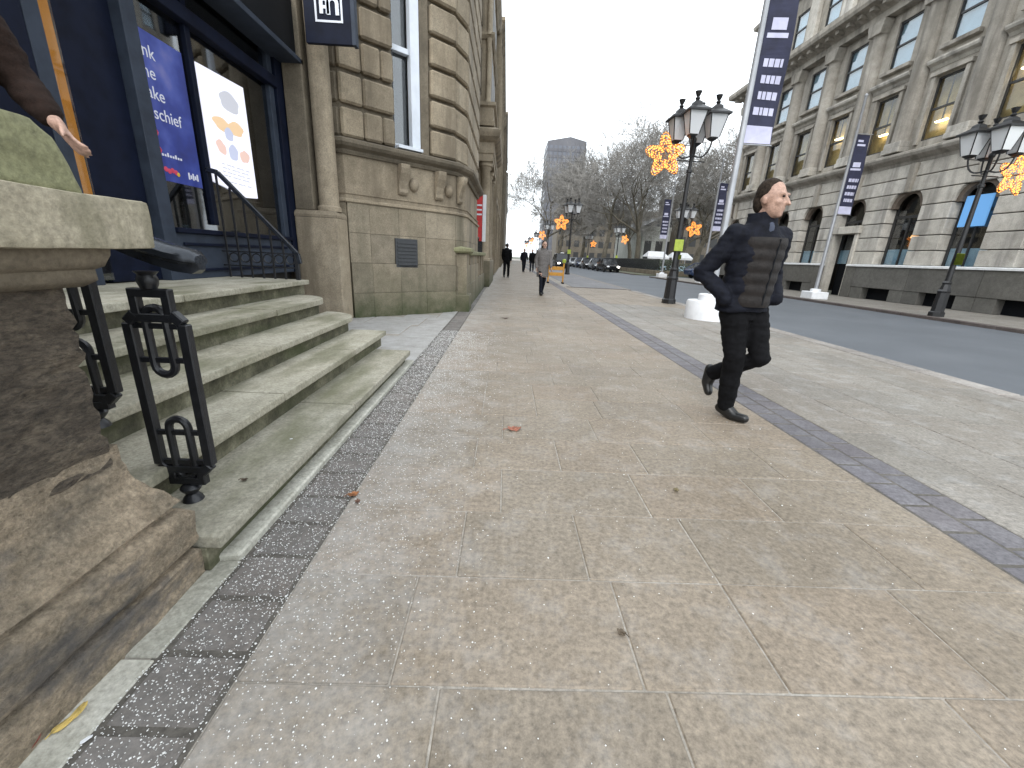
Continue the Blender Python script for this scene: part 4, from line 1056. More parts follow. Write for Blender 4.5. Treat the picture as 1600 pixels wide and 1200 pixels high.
for i, (x, y, sd_) in enumerate(SIDE):
    L = lamp0 if i == 0 else copy_tree(lamp0, (x, y, 0))
    L.location = (x, y, 0 if sd_ < 0 else 0); tag(L, LN[i], 'street lamp', 'four-lantern street lamps')
    s_ = star0 if i == 0 else copy_tree(star0, (0,0,0))
    zst = [4.0,3.72,3.78,3.7,3.5,3.5,3.95,3.7,3.7,3.7][i]
    s_.location = (x+.76*sd_, y-.06, zst); tag(s_, SN[i], 'star light', 'amber star lights on the lamps')
    s_.rotation_euler = (0, R([-6,0,25,-10,8,0,4,-14,20,0][i]), R([0,0,30,0,0,0,5,-25,20,10][i]))
    mb = MB().tube([(.0,0,zst+.28),(.76*sd_*1.0,-.03,zst+.28)], .012, 6); obj('star_bracket', mb, M['lamp'], L, local=True)
    if i in (0, 6, 7):
        m2 = MB().box(-.13,.13,-.115,-.10,1.52,1.84); obj('notice_plate', m2, M['hiviz'], L, local=True, bevel=.01)

# ------------------------------------------------------------------ flagpoles
def flagpole(label, x, y, h, base, ban, big=False):
    t = thing('flagpole', label, 'flagpole', (x, y, 0), group='banner flagpoles along the street')
    if base == 'drum':
        obj('base', MB().lathe([(.50,-.01),(.50,.36),(.48,.40),(.27,.405),(.27,.53),(.25,.55),(.12,.555)], 32), M['white'], t, smooth=True, local=True)
        z0 = .55
    else:
        obj('base', MB().box(-.36,.36,-.36,.36,-.01,.30), M['white'], t, bevel=.02, local=True)
        obj('collar', MB().lathe([(.2,.301),(.2,.40),(.12,.42)], 16), M['white'], t, local=True, smooth=True); z0 = .42
    obj('pole', MB().lathe([(.075,z0),(.06,h*.5),(.045,h),(.06,h+.02),(.0605,h+.08),(.02,h+.12)], 16), M['polegrey'], t, smooth=True, local=True)
    zb, zt, wd, off = ban
    n = 40; vs = []
    for i in range(n+1):
        for j in (0, 1):
            for d in (-.006, .006):
                yy = .05*math.sin(i*.19)*j+d
                vs.append((off+(wd+.03*math.sin(i*.15))*j, yy, zb+(zt-zb)*i/n))
    fs = []
    for i in range(n):
        a = i*4; b = a+4
        fs += [(a,a+2,b+2,b),(a+1,b+1,b+3,a+3),(a,b,b+1,a+1),(a+2,a+3,b+3,b+2)]
    fs += [(0,1,3,2),(n*4,n*4+2,n*4+3,n*4+1)]
    bn = obj('banner', MB().add(vs, fs), M['banner'], t, local=True)
    def strip(za, zc, xa, xb, name='lettering', mat='bannerw'):
        q = []
        for zz in (za, zc):
            i = (zz-zb)/(zt-zb)*n
            for xx in (xa, xb):
                q.append((off+wd*xx, .05*math.sin(i*.19)*xx-.014, zz))
        q += [(v[0], v[1]+.003, v[2]) for v in q]
        return obj(name, MB().add(q, [(0,1,3,2),(4,6,7,5),(0,4,5,1),(2,3,7,6),(0,2,6,4),(1,5,7,3)]), M[mat], bn, local=True)
    H = zt-zb
    strip(zb+.002, zb+H*.10, .0, .98, 'pale_hem')
    rr = random.Random(int(x*10+y))
    for k in range(4):
        zz = zb+H*(.16+k*.085)
        xa = .12+rr.random()*.1
        while xa < .86:
            l = rr.uniform(.08,.22); strip(zz, zz+H*.042, xa, min(.9, xa+l)); xa += l+.035
    strip(zb+H*.56, zb+H*.585, .1, .8); strip(zb+H*.60, zb+H*.66, .2, .7)
    for k in range(2): strip(zb+H*(.86+.05*k), zb+H*(.885+.05*k), .15, .75-.2*k)
    obj('banner_arm', MB().tube([(0,0,zt+.02),(off+wd+.05,0,zt+.02)], .014, 6), M['polegrey'], t, local=True)
    obj('banner_arm', MB().tube([(0,0,zb-.02),(off+wd+.03,0,zb-.02)], .012, 6), M['polegrey'], t, local=True)
    return t
flagpole('flagpole on a round white drum with a big navy banner behind the walking man', 4.62, 9.3, 7.6, 'drum', (3.55, 6.7, .55, .06))
flagpole('white-based flagpole with navy banner in front of the portal across the road', 13.5, 18.1, 7.6, 'box', (3.45, 6.35, .56, .06))
flagpole('flagpole on the far pavement between the walking man and the nearest lamp', 13.55, 29.0, 7.6, 'box', (3.4, 6.3, .56, .06))
flagpole('farthest flagpole at the corner of the side road', 13.7, 37.2, 7.6, 'box', (3.2, 6.3, .6, -.66))

# ------------------------------------------------------------------ bare trees
def make_tree_mesh(seed, h=20, spread=.62, lean=(0,0), levels=6, dens=1.0):
    rr = random.Random(seed); wood = MB(); V = []; F = []
    def twig(p, q, r0, r1):
        d = (q-p); 
        if d.length < 1e-6: return
        a = d.orthogonal().normalized(); b = d.normalized().cross(a); n = len(V)
        for c, r_ in ((p, r0), (q, r1)):
            for k in range(3):
                th = 2.094*k; V.append(tuple(c+(a*math.cos(th)+b*math.sin(th))*r_))
        for k in range(3): F.append((n+k, n+(k+1)%3, n+3+(k+1)%3, n+3+k))
    def grow(p, d, L, r, lev):
        pts = [p]; rad = [r]; n = 4 if lev < 3 else 3
        cur = p; dd = d.copy(); r1 = r*.62
        for i in range(n):
            dd = (dd+Vector((rr.gauss(0,1),rr.gauss(0,1),rr.gauss(.12,.7)))*(.13 if lev < 2 else .2)).normalized()
            cur = cur+dd*L/n; pts.append(cur); rad.append(r+(r1-r)*(i+1)/n)
        if lev <= 2: wood.tube(pts, rad, 8 if lev == 0 else 6, cap=False)
        else:
            for i in range(len(pts)-1): twig(pts[i], pts[i+1], rad[i], rad[i+1])
        if lev >= levels: return
        nb = {0: 5, 1: 4, 2: 4, 3: 4, 4: 4, 5: 5}.get(lev, 3)
        for k in range(nb):
            s = 1.0 if k == 0 else rr.uniform(.45 if lev else .75, 1.0)
            f_ = s*n; i = min(int(f_), n-1); q = pts[i].lerp(pts[i+1], f_-i)
            ang = rr.uniform(.35, .95) if k else rr.uniform(.1, .4)
            ax = dd.orthogonal().normalized(); ax.rotate(Matrix.Rotation(rr.uniform(0, 6.283), 3, dd))
            nd = dd.copy(); nd.rotate(Matrix.Rotation(ang, 3, ax))
            if lev > 2: nd.z -= .12
            nd = (nd+Vector((0,0,.10 if lev < 3 else 0))).normalized()
            grow(q, nd, L*rr.uniform(.58, .84)*(1.1 if lev == 0 else 1), max(.021, r1*(.80 if k == 0 else rr.uniform(.5,.72))), lev+1)
    grow(Vector((0,0,-.2)), Vector((lean[0],lean[1],1)).normalized(), h*.29, h*.02, 0)
    me = bpy.data.meshes.new('crown'); me.from_pydata(V, [], F); me.materials.append(M['twig'])
    wm = wood.mesh('trunk', 0, True); wm.materials.append(M['bark'])
    return wm, me
TM = [make_tree_mesh(11, 20, lean=(.1,0)), make_tree_mesh(23, 21, lean=(-.05,0)), make_tree_mesh(37, 22)]
TREES = [(19.0,62,0,.4,1.1,'broad bare plane tree with a forked trunk beside the market stalls'), (18.5,82,1,1.9,1.2,'bare tree behind the parked cars, left of the forked plane'), (25.5,58,2,2.6,.95,'bare tree behind the nearest lamp post'),
         (8.6,118,1,.8,1.42,'tall bare tree closing the left end of the street'), (12.5,104,2,4.0,1.25,'tall bare tree in front of the tower block'), (33,74,0,3.3,1.0,'bare tree at the right of the churchyard by the stone building'),
         (26,90,2,5.0,1.05,'bare tree deep in the churchyard behind the forked plane'), (17,98,0,2.2,1.1,'bare tree between the tower block and the forked plane'), (28,70,1,1.2,.95,'bare tree behind the market stalls')]
for x, y, v, rz, sc, lab in TREES:
    t = thing('bare_tree', lab, 'tree', (x, y, -.01), rz, 'bare churchyard trees'); t.scale = (sc,)*3
    a = bpy.data.objects.new('trunk', TM[v][0]); b = bpy.data.objects.new('crown', TM[v][1])
    for o in (a, b): COL.objects.link(o); o.parent = t

# ------------------------------------------------------------------ buildings behind the trees
def far_block(name, label, x0, x1, y0, y1, h, wall, win, nx, nz, fh, rows_z0=1.5):
    t = thing(name, label, 'building', ((x0+x1)/2, (y0+y1)/2, 0))
    obj('wall', MB().box(x0, x1, y0, y1, 0, h), wall, t)
    obj('parapet', MB().box(x0-.2, x1+.2, y0-.2, y1+.2, h, h+.8), wall, t)
    wx = (x1-x0)/nx; w0 = None
    for j in range(nz):
        for i in range(nx):
            if w0 is None: w0 = obj('window', MB().box(0, wx*.62, y0-.05, y0+.1, 0, fh*.55), win, t); o = w0
            else: o = w0.copy(); COL.objects.link(o)
            o.location = (x0+wx*(i+.19), 0, rows_z0+j*fh)
    return t
BRN = stone('brown_brick_office', (.10,.085,.065), (.13,.11,.085), (.16,.14,.11), .3, rnd=0)
far_block('office_block', 'low brown brick office block behind the churchyard trees', 17, 62, 150, 165, 17, BRN, M['winframe'], 16, 4, 3.8)
far_block('office_block', 'brown grey block behind the lamp and flagpoles right of the trees', 36, 52, 92, 106, 14.5, BRN, M['winframe'], 7, 4, 3.4)
PALE = stone('pale_church_stone', (.33,.34,.31), (.40,.41,.38), (.46,.47,.44), .3, rnd=0)
ch = far_block('church', 'pale stone church glimpsed behind the forked plane tree', 30, 40, 96, 120, 8, PALE, M['winframe'], 4, 1, 7, 2.0)
obj('roof', MB().prism([(29.6,8.81),(40.4,8.81),(35,11.5)], 'y', 96, 120), SLATE, ch)
tw = thing('tower_block', 'tall brown and blue-grey office tower rising behind the bare trees', 'tower', (31, 270, 0))
obj('shaft', MB().box(20.4, 42.3, 260, 282, 0, 62), M['tower_glass'], tw)
obj('crown', MB().prism([(20.4,62),(42.3,62),(42.3,64.5),(33,66.5),(20.4,64)], 'y', 260, 282), M['hazed_tower_band'], tw)
fb = None
for k in range(18):
    o = obj('floor_band', MB().box(20.2, 42.5, 259.8, 282.2, 0, 1.5), M['hazed_tower_band'], tw) if fb is None else fb.copy()
    if fb is None: fb = o
    else: COL.objects.link(o)
    o.location = (0, 0, 2+k*3.35)
for k in range(9): obj('mullion', MB().box(21+k*2.55, 21.5+k*2.55, 259.6, 259.79, 0, 62), M['hazed_tower_band'], tw)

# churchyard railing, hedge, stalls
rl = thing('churchyard_railing', 'dark iron railing on a low wall along the churchyard', 'railing', (15.5, 66, 0))
obj('dwarf_wall', MB().box(15.3, 15.7, 43.2, 110, 0, .45), M['sand_dark'], rl, bevel=.02)
mb = MB()
for k in range(330): mb.box(15.48, 15.52, 43.3+k*.2, 43.34+k*.2, .45, 1.55)
tag(obj('railing_bars', mb, M['iron'], rl), kind='stuff')
obj('top_rail', MB().box(15.46, 15.54, 43.2, 110, 1.551, 1.60), M['iron'], rl)
obj('end_wall', MB().box(15.71, 34, 43.2, 43.6, 0, .45), M['sand_dark'], rl, bevel=.02)
def hedge(x0, x1, y0, y1, h, lab, seed):
    rr = random.Random(seed); mb = MB()
    n = int((x1-x0)*(y1-y0)*160)
    for i in range(min(n, 6000)):
        c = Vector((rr.uniform(x0,x1), rr.uniform(y0,y1), h*rr.random()**.6)); a = rr.random()*6.28; b = rr.uniform(-1,1); s = rr.uniform(.07,.15)
        u = Vector((math.cos(a),math.sin(a),b)).normalized()*s; v = u.orthogonal().normalized()*s*.6
        mb.add([c-u, c+v, c+u, c-v], [(0,1,2,3)])
    HM = paint('evergreen_hedge', (.03,.04,.018), .7, 0, .4, 3, 0)
    me = bpy.data.meshes.new('clipped_hedge'); me.from_pydata(mb.v, [], mb.f)
    o = obj('clipped_hedge', me, HM); tag(o, lab, 'hedge')
hedge(16.2, 17.6, 44.5, 64, 1.5, 'dark evergreen hedge behind the churchyard railing, nearer stretch', 1)
hedge(16.2, 17.6, 66, 100, 1.6, 'dark evergreen hedge behind the churchyard railing, farther stretch', 2)
hedge(18.5, 33, 44.6, 45.8, 1.2, 'dark evergreen hedge along the side road', 3)
def stall(x, y, lab):
    t = thing('market_stall', lab, 'stall', (x, y, 0), group='white-roofed market stalls')
    obj('canopy', MB().add([(-1.5,-1.3,2.0),(1.5,-1.3,2.0),(1.5,1.3,2.0),(-1.5,1.3,2.0),(-1.1,0,2.75),(1.1,0,2.75)], [(0,1,5,4),(1,2,5),(2,3,4,5),(3,0,4),(0,3,2,1)]), M['white'], t, local=True)
    obj('valance', MB().box(-1.52,1.52,-1.33,-1.305,1.75,2.02), M['white'], t, local=True)
    for sx in (-1.4, 1.4):
        for sy in (-1.2, 1.2): obj('post', MB().box(sx-.03,sx+.03,sy-.03,sy+.03,0,2.0), M['polegrey'], t, local=True)
    obj('counter', MB().box(-1.35,1.35,-1.1,-.5,.0,.9), M['sky_blue'], t, local=True, bevel=.02)
stall(21.0, 60.5, 'white-roofed market stall in front of the forked plane trunk, left of two'); stall(24.6, 61.0, 'white-roofed market stall nearest the far pavement flagpoles, right of two')

# ------------------------------------------------------------------ vehicles
def make_car(name, label, x, y, rz, mat, L=4.3, W=1.78, Hh=1.48, hood=.95, group='cars along the churchyard kerb', lit=0, tall=False):
    t = thing(name, label, 'taxi' if tall else 'car', (x, y, -.085), rz, group)
    hL = L/2; hw = W/2; zb = .26; zs = hood*.98
    # local: front at -Y
    sec = [(-hL,.42,zs*.62,.80),(-hL+.10,.30,zs*.78,.92),(-hL+.75,zb,zs*.92,1.0),(-hL+1.25,zb,zs,1.0),(0,zb,zs*1.02,1.0),(hL-.7,zb,zs*1.03,1.0),(hL-.12,.32,zs*.98,.95),(hL,.42,zs*.8,.85)]
    vs = []; fs = []
    for yy, z0, z1, k in sec:
        w_ = hw*k
        vs += [(-w_*.92,yy,z0),(-w_,yy,z0+.14),(-w_,yy,(z0+z1)/2),(-w_*.95,yy,z1-.05),(-w_*.80,yy,z1),(w_*.80,yy,z1),(w_*.95,yy,z1-.05),(w_,yy,(z0+z1)/2),(w_,yy,z0+.14),(w_*.92,yy,z0)]
    for i in range(len(sec)-1):
        for j in range(10): fs.append((i*10+j, i*10+(j+1)%10, (i+1)*10+(j+1)%10, (i+1)*10+j))
    fs += [tuple(range(10)), tuple(range(79,69,-1))]
    obj('body', MB().add(vs, fs), mat, t, smooth=True, local=True)
    yr = [(-hL+(1.05 if tall else 1.2), zs*.98, .90), (-hL+(1.55 if tall else 1.95), Hh-.03, .74), (-.1, Hh, .74), (hL-.95, Hh-.06, .73), (hL-.25, zs, .86)]
    def cab(grow, zc):
        vs = []; n = len(yr)
        for yy, z1, k in yr: vs += [(-hw*k-grow,yy,z1+grow),(hw*k+grow,yy,z1+grow),(-hw*.90-grow,yy,zs*.97),(hw*.90+grow,yy,zs*.97)]
        fs = []
        for i in range(n-1):
            a = i*4; b = a+4; fs += [(a,a+1,b+1,b),(a,b,b+2,a+2),(a+1,a+3,b+3,b+1)]
        fs += [(0,2,3,1),((n-1)*4,(n-1)*4+1,(n-1)*4+3,(n-1)*4+2)]
        return MB().add(vs, fs)
    CG = M['carglass']; c_ = obj('cabin_glass', cab(0, 0), CG, t, local=True)
    rf = MB(); pts = [(-hw*.76,yr[1][0]-.02,Hh-.025),(hw*.76,yr[1][0]-.02,Hh-.025),(hw*.76,yr[3][0]+.03,Hh-.05),(-hw*.76,yr[3][0]+.03,Hh-.05)]
    rf.add([(p[0],p[1],p[2]-.01) for p in pts]+[(p[0]*.9,p[1]*.97,p[2]+.05) for p in pts], [(0,3,2,1),(4,5,6,7),(0,1,5,4),(1,2,6,5),(2,3,7,6),(3,0,4,7)])
    obj('roof', rf, mat, t, bevel=.015, local=True)
    pm = MB()
    for sx in (-1, 1):
        pm.tube([(sx*hw*.90,yr[0][0],yr[0][1]),(sx*hw*.75,yr[1][0],yr[1][1])], .035, 5); pm.tube([(sx*hw*.885,.1,zs),(sx*hw*.75,.05,Hh-.02)], .04, 5); pm.tube([(sx*hw*.87,yr[4][0],zs),(sx*hw*.74,yr[3][0],Hh-.06)], .05, 5)
    obj('pillars', pm, mat, t, local=True)
    for sx in (-1, 1):
        for sy in (-hL+.85, hL-.85):
            wv = MB(); n = 16; pr_ = [(.20,-.10),(.30,-.10),(.315,-.06),(.315,.06),(.30,.10),(.20,.10)]
            vs = []; 
            for r_, o_ in pr_:
                for k in range(n): a = 2*math.pi*k/n; vs.append((sx*(hw-.09)+o_, sy+r_*math.cos(a), .315+r_*math.sin(a)))
            fs = [(i*n+k, i*n+(k+1)%n, (i+1)*n+(k+1)%n, (i+1)*n+k) for i in range(5) for k in range(n)]+[tuple(range(n)), tuple(5*n+k for k in range(n-1,-1,-1))]
            obj('wheel', wv.add(vs, fs), M['tyre'], t, smooth=True, local=True)
        on = lit == 2 or (lit == 1 and sx > 0)
        obj('headlight', MB().ell((sx*hw*.66, -hL+.05, zs*.66), .17, .09, .10, 10, 6), M['headlight'] if on else M['white'], t, smooth=True, local=True)
    obj('bumper', MB().box(-hw*.82,hw*.82,-hL-.06,-hL+.08,.34,.48), M['black'], t, bevel=.03, local=True)
    obj('grille', MB().box(-hw*.35,hw*.35,-hL-.02,-hL+.06,.50,.66), M['black'], t, bevel=.01, local=True)
    if tall: obj('roof_sign', MB().box(-.22,.22,-hL+1.62,-hL+1.78,Hh+.03,Hh+.15), M['white'], t, bevel=.03, local=True)
    return t
N_ = NT('car_window'); N_.color((.02,.022,.025)); N_.set(Roughness=.06, IOR=1.5); M['carglass'] = N_.m
make_car('taxi', 'black taxi with both headlights on coming down the road', 7.1, 56, R(2), M['carblack'], 4.55, 1.82, 1.85, 1.05, None, 2, True)
make_car('parked_car', 'dark parked car with one glaring headlight by the churchyard', 12.9-1.0, 50, R(4), M['carblack'], lit=1)
for x, y, m, lab in ((11.9,56,'cargrey','grey car parked behind the one-headlight car'), (11.8,62,'carblack','black car parked third from the front in the churchyard row'), (11.8,68,'carblue','dark blue car parked fourth in the churchyard row'), (11.8,74.5,'carsilver','silver car parked fifth in the churchyard row'), (11.8,81,'carblack','black car parked last in the churchyard row')):
    make_car('parked_car', lab, x, y, R(random.uniform(-2,2)), M[m])
make_car('parked_car', 'dark car waiting in the side road beside the churchyard hedge', 19.5, 40.6, R(92), M['carblue'], group=None)
make_car('parked_car', 'silver car in the side road right of the flagpoles', 25.5, 40.6, R(90), M['carsilver'], group=None)
# roadworks barrier
br = thing('barrier', 'orange and yellow roadworks barrier at the edge of the loading bay', 'barrier', (2.45, 20.4, 0))
for sx in (-.42, .30): obj('leg', MB().box(2.45+sx-.05, 2.45+sx+.05, 20.2, 20.6, 0, .06), M['black'], br, bevel=.01); obj('post', MB().box(2.45+sx-.035, 2.45+sx+.035, 20.37, 20.43, .06, .95), M['orange'], br, bevel=.01)
for zz in (.35, .62): obj('board', MB().box(2.05, 2.74, 20.34, 20.368, zz, zz+.16), M['orange'], br, bevel=.008)
obj('lamp', MB().lathe([(.02,.95),(.09,.97),(.09,1.1),(.03,1.14)], 10, (2.75, 20.4, 0)), M['hiviz'], br)
# ------------------------------------------------------------------ people
def chain(mb, pts, n=12):
    P = [p for p, r in pts]; rr = [r for p, r in pts]
    # resample smoothly
    mb.tube(P, rr, n)
    for p, r in pts: mb.ell(p, r*.985, r*.985, r*.985, n, 8)
def eloft(mb, secs, n=20):
    """horizontal ellipses: (cx, cy, z, rx, ry)"""
    vs = []; m = len(secs)
    for cx, cy, z, rx, ry in secs:
        for k in range(n):
            a = 2*math.pi*k/n; vs.append((cx+rx*math.cos(a), cy+ry*math.sin(a), z))
    fs = [(i*n+k, i*n+(k+1)%n, (i+1)*n+(k+1)%n, (i+1)*n+k) for i in range(m-1) for k in range(n)]
    fs += [tuple(range(n-1,-1,-1)), tuple((m-1)*n+k for k in range(n))]
    mb.add(vs, fs)
def fuse(name, mb, mat, par, voxel=.012, smooth=6, crease=0.0, seed=0):
    me = mb.mesh(name); o = bpy.data.objects.new(name, me); COL.objects.link(o)
    md = o.modifiers.new('r', 'REMESH'); md.mode = 'VOXEL'; md.voxel_size = voxel; md.use_smooth_shade = True
    s = o.modifiers.new('s', 'SMOOTH'); s.factor = .5; s.iterations = smooth
    dg = bpy.context.evaluated_depsgraph_get(); m2 = bpy.data.meshes.new_from_object(o.evaluated_get(dg))
    bpy.data.objects.remove(o)
    if crease:
        m2.update()
        nn = [v.normal.copy() for v in m2.vertices]
        for v, n_ in zip(m2.vertices, nn):
            q = Vector((v.co.x*5, v.co.y*5, v.co.z*16+seed)); v.co += n_*mnoise.fractal(q, 1, 2, 3)*crease
    m2.materials.clear(); m2.materials.append(mat); m2.name = name
    for p in m2.polygons: p.use_smooth = True
    q = bpy.data.objects.new(name, m2); COL.objects.link(q); q.parent = par; return q
V3 = Vector
def head_parts(mb, c, yaw, s=1.0):
    """c: head centre; builds cranium, jaw, nose, ears, neck handled elsewhere"""
    m = Matrix.Rotation(yaw, 3, 'Z')
    def P(x, y, z): return c+m @ V3((x*s, y*s, z*s))
    mb.ell(P(0,.012,.028), .078*s, .092*s, .098*s, 16, 12)
    mb.ell(P(0,-.022,-.045), .060*s, .068*s, .075*s, 14, 10)
    mb.ell(P(0,-.055,-.092), .030*s, .028*s, .024*s, 10, 8)
    chain(mb, [(P(0,-.090,.012), .009*s), (P(0,-.104,-.018), .012*s), (P(0,-.112,-.032), .014*s)], 8)
    for sx in (-1, 1):
        e = P(sx*.080,.012,-.008); mb.ell(e, .013*s, .022*s, .030*s, 8, 8)
        mb.ell(P(sx*.030,-.078,.032), .026*s, .014*s, .010*s, 8, 6)
        mb.ell(P(sx*.042,-.062,-.022), .024*s, .024*s, .022*s, 8, 6)
    mb.ell(P(0,-.082,-.058), .024*s, .010*s, .007*s, 8, 6)
def hand_parts(mb, w, fwd, side, curl=.5, s=1.0, thumb=1):
    """w wrist, fwd palm direction, side across the palm, fingers curl towards n"""
    fwd = fwd.normalized(); side = (side-fwd*side.dot(fwd)).normalized(); n = fwd.cross(side)
    for k in range(4):
        b = w+fwd*.03*s+side*((k-1.5)*.016)*s; e = w+fwd*.095*s+side*((k-1.5)*.021)*s
        chain(mb, [(w+side*((k-1.5)*.011), .017*s), (b, .0145*s), (e, .0115*s)], 8)
        Lf = (.070,.080,.076,.060)[k]*s; a = 0; p = e; d = fwd.copy()
        pts = [(e, .0105*s)]
        for j, ff in enumerate((.45,.32,.23)):
            d = (Matrix.Rotation(-curl*(.45+.25*j), 3, side) @ d); p = p+d*Lf*ff; pts.append((p, (.0098-.0009*j)*s))
        chain(mb, pts, 8)
    t0 = w+fwd*.025*s+side*thumb*.026*s; t1 = t0+(fwd*.03+side*thumb*.022-n*.008)*s; t2 = t1+(fwd*.032+side*thumb*.006-n*.012)*s; t3 = t2+(fwd*.024-n*.010)*s
    chain(mb, [(t0,.015*s),(t1,.0125*s),(t2,.0108*s),(t3,.0095*s)], 8)
def make_person(label, loc, rz, J, mats, h=1.0, coat=None, vest=False, voxel=.012, group=None, hands=True, hairmat=None, long_hair=False):
    """J: joints in metres for a 1.75 m figure facing -Y"""
    t = thing('person', label, 'person', loc, rz, group); t.scale = (h,)*3
    top, leg, shoe = mats
    J = {k: (V3(v) if isinstance(v, tuple) else v) for k, v in J.items()}
    hd = J['head']; nk = J['neck']
    body = MB(); head_parts(body, hd, J.get('hyaw', 0))
    chain(body, [(nk-V3((0,0,.06)), .062), (nk, .056), (hd+V3((0,.02,-.06)), .054)])
    eloft(body, [(J['pel'].x,J['pel'].y,.84,.13,.10),(J['pel'].x,J['pel'].y,.95,.15,.105),(J['chest'].x*.5,J['chest'].y*.5,1.1,.135,.095),(J['chest'].x,J['chest'].y,1.28,.155,.105),(J['chest'].x,J['chest'].y,1.40,.13,.085),(nk.x,nk.y,1.47,.07,.06)])
    for s_ in 'RL':
        chain(body, [(J['hip'+s_], .085), (J['knee'+s_], .056), (J['knee'+s_].lerp(J['ank'+s_], .35), .052), (J['ank'+s_], .036)])
        chain(body, [(J['sho'+s_], .055), (J['elb'+s_], .040), (J['wri'+s_], .026)])
        if hands:
            d = (J['wri'+s_]-J['elb'+s_]); sd_ = V3((0,1,0)) if abs(d.normalized().y) < .8 else V3((0,0,1))
            hand_parts(body, J['wri'+s_], J.get('hdir'+s_, d), J.get('hside'+s_, sd_), J.get('curl', .45), .95, J.get('thumb'+s_, -1))
    fuse('body', body, M['skin'], t, min(voxel, .009) if hands else voxel, 2)
    # hair cap
    m = Matrix.Rotation(J.get('hyaw', 0), 3, 'Z'); hr = MB()
    hr.ell(hd+m @ V3((0,.027,.048)), .082, .087, .089, 16, 12)
    if long_hair: hr.ell(hd+m @ V3((0,.055,-.05)), .088, .062, .13, 14, 10)
    hr.ell(hd+m @ V3((0,.06,-.01)), .070, .055, .08, 12, 10)
    fuse('hair', hr, hairmat or M['hair'], t, .009, 2, .006, 3)
    for sx in (-1, 1):
        e = hd+m @ V3((sx*.031,-.083,.014)); obj('eye', MB().ell(e, .010, .007, .006, 8, 6), M['black'], t, local=True, smooth=True)
    # trousers
    tr = MB()
    eloft(tr, [(J['pel'].x,J['pel'].y,.80,.15,.12),(J['pel'].x,J['pel'].y,.90,.165,.125),(J['pel'].x,J['pel'].y,1.0,.155,.115)])
    k = J.get('legw', 1.0)
    for s_ in 'RL':
        chain(tr, [(J['hip'+s_], .105*k), (J['hip'+s_].lerp(J['knee'+s_], .5), .092*k), (J['knee'+s_], .078*k), (J['knee'+s_].lerp(J['ank'+s_], .5), .072*k), (J['ank'+s_]+(J['knee'+s_]-J['ank'+s_])*.03, .066*k)])
    fuse('trousers', tr, leg, t, voxel, 5, .010, 5)
    for s_ in 'RL':
        a = J['ank'+s_]; toe = J['toe'+s_]; d = (toe-a); f_ = V3((d.x,d.y,d.z))
        dn = V3(J.get('sole'+s_, (0,0,-1)))
        sh = MB(); heel = a+dn*.045-f_.normalized()*.045
        chain(sh, [(a+dn*.0, .046), (heel, .040)]); chain(sh, [(heel, .040), (a+dn*.042+f_*.45, .045), (toe, .036)], 10); chain(sh, [(a, .045), (a+dn*.03+f_*.5, .042)], 10)
        fuse('shoe', sh, shoe, t, .011, 3)
    # coat / jacket
    jk = MB(); zb = coat or .86; c = J['chest']; p = J['pel']
    w_ = J.get('bulk', 1.0)
    secs = [(p.x,p.y,zb,.205*w_,.155*w_),(p.x,p.y,max(zb+.02,.93),.20*w_,.15*w_),(c.x*.5,c.y*.5,1.08,.19*w_,.145*w_),(c.x,c.y,1.25,.205*w_,.15*w_),(c.x,c.y,1.36,.20*w_,.135*w_),(nk.x,nk.y,1.45,.115,.10),(nk.x,nk.y+.01,1.53,.092,.092)]
    eloft(jk, secs)
    for s_ in 'RL':
        chain(jk, [(J['sho'+s_].lerp(c+V3((0,0,.1)), .35), .085), (J['sho'+s_], .085), (J['sho'+s_].lerp(J['elb'+s_], .5), .076), (J['elb'+s_], .068), (J['elb'+s_].lerp(J['wri'+s_], .5), .060), (J['wri'+s_]-(J['wri'+s_]-J['elb'+s_])*J.get('cuff', .06), .050)])
    fuse('coat' if coat else 'jacket', jk, top, t, voxel, 5, .014, 1)
    if vest:
        vm = MB(); secs = []; n = 40
        for i in range(n+1):
            z = .90+(1.37-.90)*i/n; s = (z-.95)/.4; cy = c.y*max(0,min(1,s)); cx = c.x*max(0,min(1,s))
            q = abs(math.sin(math.pi*i/n*6)); g = 1.0+.045*q
            secs.append((cx, cy-.010, z, (.158+.010*math.sin(s*2))*g*w_, .166*g*w_))
        eloft(vm, secs, 28)
        obj('quilted_vest', vm, M['cloth_brown'], t, local=True, smooth=True)
        obj('zip', MB().tube([(c.x*max(0,(z-.95)/.4),c.y*max(0,(z-.95)/.4)-.010-.168*w_,z) for z in (.92,1.0,1.1,1.2,1.3,1.36)], .007, 6), M['black'], t, local=True)
        cl = MB(); chain(cl, [(nk+V3((0,.05,-.02)), .06), (nk+V3((.05,.01,-.01)), .045), (nk+V3((.05,-.05,-.05)), .034)]); chain(cl, [(nk+V3((0,.05,-.02)), .06), (nk+V3((-.05,.01,-.01)), .045), (nk+V3((-.05,-.05,-.05)), .034)])
        fuse('collar', cl, M['cloth_navy'], t, .011, 4)
        obj('shirt_front', MB().ell(nk+V3((0,-.075,-.065)), .04, .03, .06, 10, 8), M['shirt'], t, local=True, smooth=True)
    return t
walkJ = dict(head=(-.02,-.095,1.612), neck=(-.02,-.045,1.485), hyaw=R(20), pel=(0,.0,.95), chest=(0,-.035,1.28),
    hipR=(-.08,0,.93), kneeR=(-.03,-.07,.51), ankR=(.05,.0,.095), toeR=(.10,-.16,.04),
    hipL=(.09,0,.93), kneeL=(.14,-.13,.52), ankL=(.05,.20,.31), toeL=(.03,.19,.15), soleL=(-.2,.9,-.3),
    shoR=(-.19,-.03,1.385), elbR=(-.31,.10,1.12), wriR=(-.215,-.08,.945), shoL=(.18,-.03,1.385), elbL=(.29,.07,1.12), wriL=(.21,-.09,.945), legw=1.0, bulk=1.0)
